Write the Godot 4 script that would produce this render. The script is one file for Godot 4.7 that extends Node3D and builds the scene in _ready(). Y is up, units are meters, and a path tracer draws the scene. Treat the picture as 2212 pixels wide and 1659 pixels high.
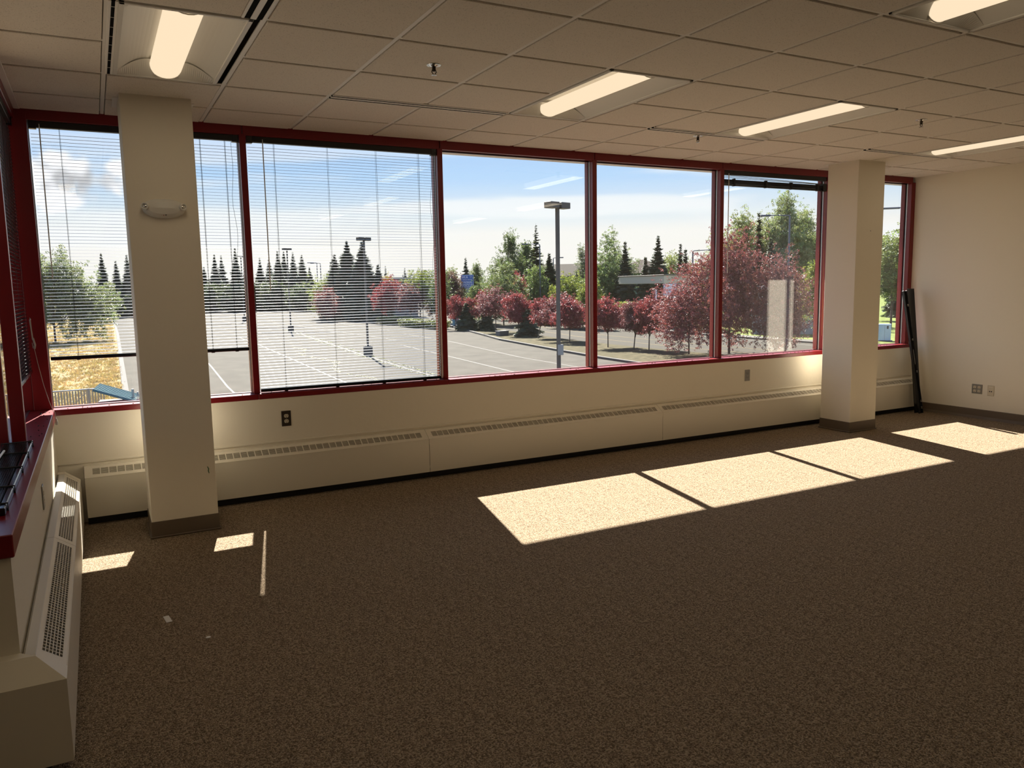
extends Node3D

# An empty corner office on an upper floor: window wall along x at z = ZW, room towards +z, floor at y = 0.
const ZW := -5.94        # inner face of the window frames
const ZG := -6.01        # glass of the window wall
const ZX := -6.075       # outer face of the window frames
const ZL := -5.885       # inner edge of the window sill
const SILL := 0.779
const HEAD := 2.636
const CEIL := 2.70
const RX := 8.50         # right wall
const LX := -0.295       # left knee wall
const LM := -0.36        # inner face of the left window frames
const LG := -0.43
const LO := -0.495
const ZR := -2.87       # wall that returns to the left
const GX0 := 1.354
const GZ0 := -3.028
const GP := 0.6096
const GY := -3.654       # ground outside
const MX := [-0.295, 1.016, 2.535, 4.03, 5.54, 7.05, 8.5]

var taken := {}
var M := {}


class Geo:
	var v := PackedVector3Array()
	var n := PackedVector3Array()

	func tri(a: Vector3, b: Vector3, c: Vector3) -> void:
		var m := (b - a).cross(c - a).normalized()
		v.append(a); v.append(c); v.append(b)
		n.append(m); n.append(m); n.append(m)

	func quad(a: Vector3, b: Vector3, c: Vector3, d: Vector3) -> void:
		tri(a, b, c)
		tri(a, c, d)

	func smooth(a: Vector3, b: Vector3, c: Vector3, d: Vector3, na: Vector3, nb: Vector3, nc: Vector3, nd: Vector3) -> void:
		for p in [[a, na], [c, nc], [b, nb], [a, na], [d, nd], [c, nc]]:
			v.append(p[0]); n.append(p[1])

	func obox(t: Transform3D, s: Vector3) -> void:
		var h := s * 0.5
		var p := []
		for i in 8:
			p.append(t * Vector3(h.x if i & 1 else -h.x, h.y if i & 2 else -h.y, h.z if i & 4 else -h.z))
		quad(p[4], p[5], p[7], p[6])
		quad(p[1], p[0], p[2], p[3])
		quad(p[5], p[1], p[3], p[7])
		quad(p[0], p[4], p[6], p[2])
		quad(p[6], p[7], p[3], p[2])
		quad(p[0], p[1], p[5], p[4])

	func box(lo: Vector3, hi: Vector3) -> void:
		obox(Transform3D(Basis(), (lo + hi) * 0.5), hi - lo)

	# a box with chamfered edges
	func cbox(lo: Vector3, hi: Vector3, b: float, t := Transform3D()) -> void:
		var c := (lo + hi) * 0.5
		var h := (hi - lo) * 0.5
		for ax in 3:
			var u := (ax + 1) % 3
			var w := (ax + 2) % 3
			for s in [-1.0, 1.0]:
				var q := []
				for k in [[-1, -1], [1, -1], [1, 1], [-1, 1]]:
					var p := Vector3()
					p[ax] = s * h[ax]
					p[u] = k[0] * (h[u] - b)
					p[w] = k[1] * (h[w] - b)
					q.append(t * (c + p))
				if s > 0: quad(q[0], q[1], q[2], q[3])
				else: quad(q[3], q[2], q[1], q[0])
			for su in [-1.0, 1.0]:
				for sw in [-1.0, 1.0]:
					var e := []
					for k in [[-1, 0], [1, 0], [1, 1], [-1, 1]]:
						var p := Vector3()
						p[ax] = k[0] * (h[ax] - b)
						p[u] = su * (h[u] if k[1] == 0 else h[u] - b)
						p[w] = sw * (h[w] - b if k[1] == 0 else h[w])
						e.append(t * (c + p))
					if su * sw > 0: quad(e[0], e[1], e[2], e[3])
					else: quad(e[3], e[2], e[1], e[0])
		for i in 8:
			var s := Vector3(1 if i & 1 else -1, 1 if i & 2 else -1, 1 if i & 4 else -1)
			var k := h - Vector3(b, b, b)
			var p0: Vector3 = t * (c + s * Vector3(h.x, k.y, k.z))
			var p1: Vector3 = t * (c + s * Vector3(k.x, h.y, k.z))
			var p2: Vector3 = t * (c + s * Vector3(k.x, k.y, h.z))
			if s.x * s.y * s.z > 0: tri(p0, p1, p2)
			else: tri(p2, p1, p0)

	# polygon in the plane o + x*ux + y*uy, pulled along ext (ux cross uy points along ext)
	func prism(poly: PackedVector2Array, o: Vector3, ux: Vector3, uy: Vector3, ext: Vector3) -> void:
		if Geometry2D.is_polygon_clockwise(poly):
			poly = poly.duplicate()
			poly.reverse()
		var f := ux.cross(uy).dot(ext) > 0
		var idx := Geometry2D.triangulate_polygon(poly)
		var at := func(q: Vector2) -> Vector3: return o + ux * q.x + uy * q.y
		for i in range(0, idx.size(), 3):
			var t := [poly[idx[i]], poly[idx[i + 1]], poly[idx[i + 2]]]
			if (t[1] - t[0]).cross(t[2] - t[0]) < 0: t.reverse()
			var a: Vector3 = at.call(t[0])
			var b: Vector3 = at.call(t[1])
			var c: Vector3 = at.call(t[2])
			if f:
				tri(a + ext, b + ext, c + ext); tri(c, b, a)
			else:
				tri(a, b, c); tri(c + ext, b + ext, a + ext)
		for i in poly.size():
			var a: Vector3 = at.call(poly[i])
			var b: Vector3 = at.call(poly[(i + 1) % poly.size()])
			if f: quad(a, b, b + ext, a + ext)
			else: quad(b, a, a + ext, b + ext)

	func tube(pts: Array, rads: Array, sides := 8, caps := true) -> void:
		var rings := []
		var norms := []
		var side := Vector3()
		for i in pts.size():
			var d: Vector3 = (pts[mini(i + 1, pts.size() - 1)] - pts[maxi(i - 1, 0)]).normalized()
			if side == Vector3(): side = d.cross(Vector3.UP if absf(d.y) < 0.9 else Vector3.RIGHT).normalized()
			side = (side - d * side.dot(d)).normalized()
			var o := d.cross(side)
			var r := []
			var m := []
			for k in sides:
				var a := TAU * k / sides
				var q := side * cos(a) + o * sin(a)
				r.append(pts[i] + q * rads[i]); m.append(q)
			rings.append(r); norms.append(m)
		for i in pts.size() - 1:
			for k in sides:
				var l := (k + 1) % sides
				smooth(rings[i][k], rings[i][l], rings[i + 1][l], rings[i + 1][k], norms[i][k], norms[i][l], norms[i + 1][l], norms[i + 1][k])
		if caps:
			for k in range(1, sides - 1):
				tri(rings[0][0], rings[0][k + 1], rings[0][k])
				tri(rings[-1][0], rings[-1][k], rings[-1][k + 1])

	# profile of (radius, height) turned round the y axis of t
	func lathe(t: Transform3D, prof: Array, segs := 24) -> void:
		for i in prof.size() - 1:
			var p: Vector2 = prof[i]
			var q: Vector2 = prof[i + 1]
			var m := Vector2(q.y - p.y, p.x - q.x).normalized()
			for k in segs:
				var a := TAU * k / segs
				var b := TAU * (k + 1) / segs
				var f := func(r: float, y: float, w: float) -> Vector3: return t * Vector3(cos(w) * r, y, sin(w) * r)
				var g := func(w: float) -> Vector3: return (t.basis * Vector3(cos(w) * m.x, m.y, sin(w) * m.x)).normalized()
				smooth(f.call(p.x, p.y, b), f.call(p.x, p.y, a), f.call(q.x, q.y, a), f.call(q.x, q.y, b), g.call(b), g.call(a), g.call(a), g.call(b))

	func mesh(mat: Material) -> ArrayMesh:
		var a := []
		a.resize(Mesh.ARRAY_MAX)
		a[Mesh.ARRAY_VERTEX] = v
		a[Mesh.ARRAY_NORMAL] = n
		var m := ArrayMesh.new()
		m.add_surface_from_arrays(Mesh.PRIMITIVE_TRIANGLES, a)
		m.surface_set_material(0, mat)
		return m


func numbered(s: String) -> String:
	if not taken.has(s):
		taken[s] = 0
		return s
	taken[s] += 1
	return "%s_%03d" % [s, taken[s]]


func tag(o: Node, label := "", category := "", group := "", kind := "") -> Node:
	if label: o.set_meta("label", label)
	if category: o.set_meta("category", category)
	if group: o.set_meta("group", group)
	if kind: o.set_meta("kind", kind)
	return o


func thing(called: String, label: String, category: String, at := Vector3.ZERO, group := "", turn := 0.0) -> Node3D:
	var o := Node3D.new()
	o.name = numbered(called)
	add_child(o)
	o.position = at
	o.rotation.y = turn
	tag(o, label, category, group)
	return o


func struct(called: String, label := "") -> Node3D:
	var o := Node3D.new()
	o.name = called
	add_child(o)
	return tag(o, label, "", "", "structure")


func put(parent: Node, called: String, m: Mesh, at := Vector3.ZERO, label := "") -> MeshInstance3D:
	var o := MeshInstance3D.new()
	o.name = called
	o.mesh = m
	parent.add_child(o, true)
	o.position = at
	if label: o.set_meta("label", label)
	return o


func part(parent: Node, called: String, g: Geo, mat: Material, label := "") -> MeshInstance3D:
	return put(parent, called, g.mesh(mat), Vector3.ZERO, label)


func bx(lo: Vector3, hi: Vector3) -> Geo:
	var g := Geo.new()
	g.box(lo, hi)
	return g


func cb(lo: Vector3, hi: Vector3, b: float) -> Geo:
	var g := Geo.new()
	g.cbox(lo, hi, b)
	return g


func V(x: float, y: float, z: float) -> Vector3:
	return Vector3(x, y, z)


# base colours are linear values
func mat(r: float, g: float, b: float, rough := 0.6, metal := 0.0, spec := 0.5) -> StandardMaterial3D:
	var m := StandardMaterial3D.new()
	m.albedo_color = Color(r, g, b).linear_to_srgb()
	m.roughness = rough
	m.metallic = metal
	m.metallic_specular = spec
	return m


func noise_tex(seed_: int, freq: float, lo: Color, hi: Color, size := 512, octaves := 4, kind := FastNoiseLite.TYPE_SIMPLEX_SMOOTH) -> ImageTexture:
	var f := FastNoiseLite.new()
	f.seed = seed_
	f.frequency = freq
	f.noise_type = kind
	f.fractal_octaves = octaves
	var im := f.get_seamless_image(size, size)
	im.convert(Image.FORMAT_RGB8)
	for y in size:
		for x in size:
			im.set_pixel(x, y, lo.lerp(hi, im.get_pixel(x, y).r))
	return ImageTexture.create_from_image(im)


func tri_map(m: StandardMaterial3D, t: Texture2D, per_metre: float) -> void:
	m.albedo_texture = t
	m.uv1_triplanar = true
	m.uv1_world_triplanar = true
	m.uv1_scale = Vector3.ONE * per_metre


func carpet() -> StandardMaterial3D:
	var size := 1024
	var fine := FastNoiseLite.new()
	fine.seed = 5
	fine.frequency = 0.09
	fine.noise_type = FastNoiseLite.TYPE_CELLULAR
	fine.cellular_return_type = FastNoiseLite.RETURN_CELL_VALUE
	fine.cellular_jitter = 0.9
	fine.fractal_octaves = 1
	var a := fine.get_seamless_image(size, size)
	fine.cellular_return_type = FastNoiseLite.RETURN_DISTANCE
	var b := fine.get_seamless_image(size, size)
	var mid := FastNoiseLite.new()
	mid.seed = 9
	mid.frequency = 0.03
	mid.fractal_octaves = 3
	var c := mid.get_seamless_image(size, size)
	var im := Image.create(size, size, false, Image.FORMAT_RGB8)
	var bump := Image.create(size, size, false, Image.FORMAT_RGB8)
	# loop pile of mixed yarns: dark umber, tan and sand
	var yarn := [Color(0.145, 0.105, 0.068), Color(0.315, 0.24, 0.163), Color(0.455, 0.36, 0.25), Color(0.24, 0.180, 0.119)]
	for y in size:
		for x in size:
			var k := a.get_pixel(x, y).r
			var w := c.get_pixel(x, y).r
			var col: Color = yarn[int(fposmod(k * 13.0 + w * 2.4, 4.0)) % 4]
			im.set_pixel(x, y, col.linear_to_srgb())
			var h := 1.0 - b.get_pixel(x, y).r
			bump.set_pixel(x, y, Color(h, h, h))
	var m := mat(1, 1, 1, 0.95, 0, 0.2)
	m.albedo_color = Color.WHITE
	tri_map(m, ImageTexture.create_from_image(im), 1.0 / 0.48)
	m.heightmap_enabled = true
	m.heightmap_scale = 0.5
	m.heightmap_texture = ImageTexture.create_from_image(bump)
	return m


func acoustic() -> StandardMaterial3D:
	# mineral fibre: cream board with small dark fissures
	var size := 1024
	var r := RandomNumberGenerator.new()
	r.seed = 21
	var im := Image.create(size, size, false, Image.FORMAT_RGB8)
	var base := Color(0.79, 0.735, 0.645)
	for y in size:
		for x in size:
			var k := 1.0 + r.randf_range(-0.07, 0.07)
			im.set_pixel(x, y, Color(base.r * k, base.g * k, base.b * k).linear_to_srgb())
	for i in 5200:
		var x := r.randi() % size
		var y := r.randi() % size
		var d := r.randf() * TAU
		var len := r.randf_range(1.0, 6.0)
		var col := Color(0.2, 0.16, 0.115).lerp(base, r.randf() * 0.6).linear_to_srgb()
		for s in int(len) + 1:
			var px := posmod(int(x + cos(d) * s), size)
			var py := posmod(int(y + sin(d) * s), size)
			im.set_pixel(px, py, col)
			if r.randf() < 0.5: im.set_pixel((px + 1) % size, py, col)
	var m := mat(1, 1, 1, 0.95, 0, 0.2)
	m.albedo_color = Color.WHITE
	tri_map(m, ImageTexture.create_from_image(im), 1.0 / 0.9)
	return m


func sky() -> Sky:
	var w := 2048
	var h := 1024
	var im := Image.create(w, h, false, Image.FORMAT_RGB8)
	var stops := [[0.0, Color(0.60, 0.59, 0.55)], [3.8, Color(0.60, 0.60, 0.575)], [5.2, Color(0.48, 0.545, 0.585)], [7.6, Color(0.31, 0.45, 0.615)], [13.0, Color(0.21, 0.345, 0.585)], [30.0, Color(0.22, 0.38, 0.70)], [90.0, Color(0.13, 0.25, 0.55)]]
	var f := FastNoiseLite.new()
	f.seed = 4
	f.frequency = 1.0
	f.fractal_octaves = 5
	var g := FastNoiseLite.new()
	g.seed = 12
	g.frequency = 1.0
	g.fractal_octaves = 5
	im.fill(Color(0.32, 0.31, 0.27).linear_to_srgb())
	for y in h / 2 + 4:
		var e := 90.0 - 180.0 * (y + 0.5) / h
		var base: Color = stops[0][1]
		for i in stops.size() - 1:
			if e >= stops[i][0] and e <= stops[i + 1][0]:
				base = (stops[i][1] as Color).lerp(stops[i + 1][1], (e - stops[i][0]) / (stops[i + 1][0] - stops[i][0]))
		var dome := 90.0 / maxf(e + 6.0, 3.0)   # cloud sheets flatten towards the horizon
		for x in w:
			var az := (x + 0.5) / w * TAU          # 0 is -z
			var ca := cos(az) * 0.9
			var sa := sin(az) * 0.9
			var col := base
			# thin bands of cirrus, stretched along the horizon
			var s := f.get_noise_3d(ca * 2.0 + 3.0, sa * 2.0, e * 0.42)
			var t := clampf((s - 0.02) * 3.2, 0.0, 0.8) * clampf(e / 3.0, 0.0, 1.0)
			col = col.lerp(Color(0.60, 0.62, 0.62), t * clampf(1.75 - e / 7.5, 0.2, 1.0) * clampf(1.4 - e / 40.0, 0.25, 1.0))
			# cumulus heaps low in the sky
			var q := g.get_noise_3d(ca * 22.0, sa * 22.0, e * 0.36)
			var deg := rad_to_deg(az) - (360.0 if az > PI * 1.7 else 0.0)
			var bank := exp(-pow((deg + 1.0) / 5.0, 2.0)) * exp(-pow((e - 7.2) / 1.7, 2.0)) + 0.35 * exp(-pow((deg - 230.0) / 60.0, 2.0)) * exp(-pow((e - 9.0) / 5.0, 2.0))
			var u := clampf((q * 1.0 + bank * 1.25 - 0.62) * 5.0, 0.0, 1.0)
			if u > 0.0:
				var light := clampf(0.58 + q * 0.8 + (e - 6.5) * 0.06, 0.36, 0.68)
				col = col.lerp(Color(light * 0.98, light, light * 1.03), u)
			im.set_pixel(x, y, col.linear_to_srgb())
	var p := PanoramaSkyMaterial.new()
	p.panorama = ImageTexture.create_from_image(im)
	var k := Sky.new()
	k.sky_material = p
	return k


func materials() -> void:
	M.wall = mat(0.80, 0.735, 0.605, 0.75, 0, 0.35)
	M.wall.heightmap_enabled = true
	M.wall.heightmap_scale = 0.06
	M.wall.heightmap_texture = noise_tex(3, 0.03, Color.BLACK, Color.WHITE, 256)
	M.wall.uv1_triplanar = true
	M.wall.uv1_world_triplanar = true
	M.wall.uv1_scale = Vector3.ONE * 2.0
	M.steel = mat(0.77, 0.71, 0.585, 0.42, 0, 0.5)
	M.steel_pale = mat(0.66, 0.63, 0.56, 0.4, 0, 0.5)
	M.red = mat(0.185, 0.006, 0.010, 0.3, 0, 0.5)
	M.gasket = mat(0.012, 0.012, 0.012, 0.5)
	M.bead = mat(0.55, 0.55, 0.55, 0.35, 0.6)
	M.base = mat(0.135, 0.10, 0.068, 0.55)
	M.black = mat(0.012, 0.012, 0.013, 0.4)
	M.fins = mat(0.72, 0.70, 0.66, 0.5, 0.4)
	M.slab = mat(0.30, 0.29, 0.27, 0.9)
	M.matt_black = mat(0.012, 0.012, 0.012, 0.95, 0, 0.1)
	M.gloss_black = mat(0.010, 0.010, 0.012, 0.18)
	M.slat = mat(0.04, 0.04, 0.043, 0.24, 0, 0.45)
	M.cord = mat(0.45, 0.42, 0.37, 0.8)
	M.cord_dark = mat(0.02, 0.02, 0.022, 0.8)
	M.wand = mat(0.72, 0.72, 0.70, 0.25)
	M.chrome = mat(0.62, 0.61, 0.58, 0.22, 1.0)
	M.bronze = mat(0.055, 0.042, 0.032, 0.35, 0.4)
	M.plate_grey = mat(0.30, 0.29, 0.27, 0.35, 0.6)
	M.ivory = mat(0.60, 0.53, 0.40, 0.45)
	M.white_paint = mat(0.68, 0.66, 0.60, 0.5)
	M.tee = mat(0.80, 0.77, 0.70, 0.5)
	M.tile = acoustic()
	M.paper = mat(0.78, 0.76, 0.72, 0.8)
	M.insect = mat(0.02, 0.016, 0.013, 0.7)
	M.glass = mat(0.75, 0.77, 0.78, 0.0)
	M.glass.transparency = BaseMaterial3D.TRANSPARENCY_ALPHA
	M.glass.albedo_color.a = 0.022
	M.lens = mat(0.8, 0.76, 0.66, 0.5)
	M.lens.emission_enabled = true
	M.lens.emission = Color(1.0, 0.90, 0.76)
	M.lens.emission_energy_multiplier = 0.56
	M.soffit = mat(0.55, 0.50, 0.44, 0.8)
	M.galvanised = mat(0.35, 0.35, 0.34, 0.45, 0.5)
	M.carpet = carpet()


# ---------------------------------------------------------------- the room

func shell() -> void:
	var fl := MeshInstance3D.new()
	fl.name = "floor"
	fl.mesh = bx(V(-4.2, -0.12, -5.94), V(RX + 0.1, 0, 4.2)).mesh(M.carpet)
	add_child(fl)
	tag(fl, "brown loop pile carpet floor with sunlit patches", "", "", "structure")
	# knee wall under the windows
	var w := struct("wall_front", "cream knee wall under the red framed windows")
	part(w, "wall_face", bx(V(LX - 0.2, 0, ZX), V(RX, 0.74, -5.89)), M.wall)
	part(w, "upper_wall", bx(V(LO, HEAD + 0.08, ZX), V(RX, 3.1, -5.95)), M.wall)
	part(w, "backing_strip", cb(V(LX, 0.405, -5.892), V(RX, 0.418, -5.882), 0.002), M.steel)
	w = struct("wall_left", "cream knee wall with red sill on the left")
	part(w, "wall_face", bx(V(LO, 0, ZX), V(LX, 0.708, ZR)), M.wall)
	part(w, "upper_wall", bx(V(LO, HEAD + 0.08, ZX), V(LM - 0.01, 3.1, ZR - 0.13)), M.wall)
	w = struct("wall_return", "cream knee wall turning away to the left")
	part(w, "wall_face", bx(V(-4.0, 0, ZR - 0.2), V(LO, 0.708, ZR)), M.wall)
	part(w, "upper_wall", bx(V(-4.0, HEAD + 0.08, ZR - 0.2), V(LM, 3.1, ZR - 0.065)), M.wall)
	w = struct("wall_right", "plain cream side wall with brown vinyl baseboard")
	part(w, "wall_face", bx(V(RX, 0, ZX), V(RX + 0.15, 3.1, 4.2)), M.wall)
	w = struct("wall_rear", "cream rear wall")
	part(w, "wall_face", bx(V(-4.2, 0, 4.0), V(RX, 3.1, 4.2)), M.wall)
	w = struct("wall_far_left", "cream wall at the far left")
	part(w, "wall_face", bx(V(-4.2, 0, ZR - 0.2), V(-4.0, 3.1, 4.0)), M.wall)
	var b := struct("baseboard_right", "brown vinyl baseboard along the side wall")
	var g := Geo.new()
	g.prism(PackedVector2Array([Vector2(0, 0), Vector2(0.016, 0), Vector2(0.012, 0.012), Vector2(0.006, 0.03), Vector2(0.005, 0.1), Vector2(0.0, 0.105)]), V(RX, 0, -5.77), V(-1, 0, 0), V(0, 1, 0), V(0, 0, 9.7))
	part(b, "strip", g, M.base)
	var s := struct("roof", "deep pale soffit overhanging the windows")
	part(s, "soffit", bx(V(-1.5, 2.78, -6.96), V(10.0, 3.1, ZX)), M.soffit)
	part(s, "soffit", bx(V(-1.5, 2.78, ZX), V(LO, 3.1, -4.2)), M.soffit)
	part(s, "soffit", bx(V(-5.0, 2.78, -4.2), V(LO, 3.1, ZR - 0.2)), M.soffit)
	part(s, "slab", bx(V(-5.0, 3.1, -6.96), V(10.0, 3.4, 4.3)), M.soffit)


func gx(i: float) -> float:
	return GX0 + GP * i


func gz(j: float) -> float:
	return GZ0 - GP * j


const LIGHTS := [[-2, 1], [2, 1], [5, 1], [9, 1], [3, -3], [7, -3], [-1, -3], [-3, -3], [-1, -7], [3, -7], [7, -7]]


func ceiling() -> void:
	var c := struct("ceiling", "suspended ceiling of square fissured tiles in a white grid")
	var holes := {}
	for l in LIGHTS:
		holes[Vector2i(l[0], l[1])] = true
		holes[Vector2i(l[0], l[1] + 1)] = true
	# a tile: face set below the grid, shoulder resting on it
	var g := Geo.new()
	var a := GP - 0.031
	g.cbox(V(-a / 2, 0, -a / 2), V(a / 2, 0.02, a / 2), 0.003)
	var full := g.mesh(M.tile)
	var far := Geo.new()
	for i in range(-9, 12):
		for j in range(-12, 5):
			var x0 := maxf(gx(i), -4.0)
			var x1 := minf(gx(i + 1), RX)
			var z1 := minf(gz(j), 4.0)
			var z0 := maxf(gz(j + 1), -5.945)
			if j == 4: z0 = -5.945
			if z1 - gz(j + 1) > 0.61: z0 = -5.945
			if x1 - x0 < 0.03 or z1 - z0 < 0.03 or x1 < -4.0: continue
			if j >= 0 and x1 <= -0.34: continue
			if j >= 0: x0 = maxf(x0, -0.345)
			if holes.has(Vector2i(i, j)): continue
			var vent := (i >= 0 and i < 2) or (i >= 4 and i < 6) or (i >= 8 and i < 10)
			if vent and j == 3: z1 -= 0.036
			if vent and j == 2: z0 += 0.036
			if i == -2 and (j == 0 or j == -1): x1 -= 0.085
			var seen := j >= -2 and i >= -3
			if seen and x1 - x0 > 0.6 and z1 - z0 > 0.6:
				put(c, "tile", full, V((x0 + x1) / 2, CEIL, (z0 + z1) / 2))
			else:
				var q := Geo.new() if seen else far
				q.cbox(V(x0 + 0.0155, CEIL, z0 + 0.0155), V(x1 - 0.0155, CEIL + 0.02, z1 - 0.0155), 0.003)
				if seen: part(c, "tile", q, M.tile)
	tag(part(c, "tile_field", far, M.tile), "", "", "", "stuff")
	var tee := Geo.new()
	tee.cbox(V(-0.012, CEIL + 0.006, -5.0), V(0.012, CEIL + 0.012, 5.0), 0.0015)
	for i in range(-9, 12):
		var x := gx(i)
		if x < -3.98: continue
		var far_end := -5.945 if x > -0.35 else ZR - 0.06
		part(c, "main_tee", cb(V(x - 0.012, CEIL + 0.006, far_end), V(x + 0.012, CEIL + 0.012, 4.0), 0.0015), M.tee)
	for j in range(-12, 5):
		var z := gz(j)
		if z > 4.0: continue
		var x0 := -0.345 if z < ZR else -4.0
		if j == 3:
			# the slot diffusers take the place of this tee where they run
			for r in [[x0, gx(0)], [gx(2), gx(4)], [gx(6), gx(8)], [gx(10), RX]]:
				part(c, "cross_tee", cb(V(r[0], CEIL + 0.0065, z - 0.012), V(r[1], CEIL + 0.0125, z + 0.012), 0.0015), M.tee)
		else:
			# a tee stops on either side of a light
			var cuts := [x0]
			for i in range(-9, 12):
				for l in LIGHTS:
					if l[0] == i and l[1] + 1 == j: cuts.append_array([gx(i) + 0.012, gx(i + 1) - 0.012])
			cuts.append(RX)
			for k in range(0, cuts.size(), 2):
				if cuts[k + 1] > cuts[k]: part(c, "cross_tee", cb(V(cuts[k], CEIL + 0.0065, z - 0.012), V(cuts[k + 1], CEIL + 0.0125, z + 0.012), 0.0015), M.tee)
	part(c, "wall_angle", cb(V(-0.36, CEIL - 0.002, -5.94), V(-0.325, CEIL + 0.01, ZR), 0.002), M.tee)
	part(c, "wall_angle", cb(V(RX - 0.02, CEIL + 0.004, -5.94), V(RX, CEIL + 0.012, 4.0), 0.002), M.tee)
	# the board above the tiles closes the ceiling
	part(c, "deck", bx(V(-4.0, 2.92, ZW - 0.01), V(RX, 3.1, 4.0)), M.slab)


func troffer(i: int, j: int, label: String, inset := 0.014) -> void:
	var x0 := gx(i) + inset
	var x1 := gx(i + 1) - inset
	var z1 := gz(j) - 0.014
	var z0 := gz(j + 2) + 0.014
	var xm := (x0 + x1) / 2
	var zm := (z0 + z1) / 2
	var w := (x1 - x0) / 2
	var l := (z1 - z0) / 2
	var o := thing("ceiling_light", label, "ceiling light", V(xm, CEIL, zm), "recessed troffer lights in the ceiling")
	var g := Geo.new()
	g.cbox(V(-w, -0.002, -l), V(-w + 0.022, 0.02, l), 0.002)
	g.cbox(V(w - 0.022, -0.002, -l), V(w, 0.02, l), 0.002)
	g.cbox(V(-w, -0.002, -l), V(w, 0.02, -l + 0.02), 0.002)
	g.cbox(V(-w, -0.002, l - 0.02), V(w, 0.02, l), 0.002)
	part(o, "trim_frame", g, M.white_paint)
	# two curved reflector wings rising from the trim to the lens
	for s in [-1.0, 1.0]:
		g = Geo.new()
		var n := 8
		for k in n:
			var t0 := float(k) / n
			var t1 := float(k + 1) / n
			var p := [Vector2(lerpf(w - 0.02, 0.085, t0), 0.004 + 0.085 * sin(t0 * PI / 2)), Vector2(lerpf(w - 0.02, 0.085, t1), 0.004 + 0.085 * sin(t1 * PI / 2))]
			var a := V(s * p[0].x, p[0].y, -l + 0.018)
			var b := V(s * p[1].x, p[1].y, -l + 0.018)
			var e := V(0, 0, 2 * l - 0.036)
			if s > 0: g.quad(a, b, b + e, a + e)
			else: g.quad(b, a, a + e, b + e)
			g.quad(a + V(0, 0.003, 0) + e, b + V(0, 0.003, 0) + e, b + V(0, 0.003, 0), a + V(0, 0.003, 0))
		part(o, "reflector", g, M.white_paint)
		# end plate under the wings
		g = Geo.new()
		var z: float = s * (l - 0.02)
		var zi: float = s * (l - 0.085)
		var rise := func(u: float) -> float: return 0.004 + 0.085 * sin(minf((1.0 - absf(u)) * (w - 0.02) / (w - 0.105), 1.0) * PI / 2)
		for k in 48:
			var u0 := -1.0 + 2.0 * k / 48
			var u1 := -1.0 + 2.0 * (k + 1) / 48
			var h0: float = rise.call(u0) * 0.9
			var h1: float = rise.call(u1) * 0.9
			var q := [V(u0 * (w - 0.02), 0.003, z), V(u1 * (w - 0.02), 0.003, z), V(u1 * (w - 0.02), h1, zi), V(u0 * (w - 0.02), h0, zi)]
			if s > 0: g.quad(q[3], q[2], q[1], q[0])
			else: g.quad(q[0], q[1], q[2], q[3])
		part(o, "end_plate", g, M.white_paint)
	part(o, "housing", bx(V(-w + 0.004, 0.10, -l + 0.004), V(w - 0.004, 0.15, l - 0.004)), M.white_paint)
	# round-bellied frosted lens
	g = Geo.new()
	var le := l - 0.032
	var segs := 16
	for k in segs:
		var a0 := PI + PI * k / segs
		var a1 := PI + PI * (k + 1) / segs
		var p0 := V(cos(a0) * 0.082, 0.062 + sin(a0) * 0.062, 0)
		var p1 := V(cos(a1) * 0.082, 0.062 + sin(a1) * 0.062, 0)
		var e := V(0, 0, le)
		g.smooth(p1 - e, p0 - e, p0 + e, p1 + e, V(cos(a1), sin(a1), 0), V(cos(a0), sin(a0), 0), V(cos(a0), sin(a0), 0), V(cos(a1), sin(a1), 0))
		g.tri(V(0, 0.062, 0) + e, p0 + e, p1 + e)
		g.tri(V(0, 0.062, 0) - e, p1 - e, p0 - e)
	part(o, "lens", g, M.lens, "glowing frosted lens")
	for s in [-1.0, 1.0]:
		g = Geo.new()
		var rim := []
		for k in 13:
			var a := PI + PI * k / 12
			rim.append(V(cos(a) * 0.084, 0.062 + sin(a) * 0.064, s * le))
		g.tube(rim, rim.map(func(_p): return 0.0035), 5)
		part(o, "lens_rim", g, M.white_paint)
	var light := AreaLight3D.new()
	light.name = "glow"
	light.area_size = Vector2(0.16, le * 2.0)
	light.light_color = Color(1.0, 0.92, 0.78)
	light.light_energy = 0.1
	light.area_range = 14.0
	light.shadow_enabled = true
	o.add_child(light)
	light.position = V(0, -0.012, 0)
	light.rotation.x = -PI / 2


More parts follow.
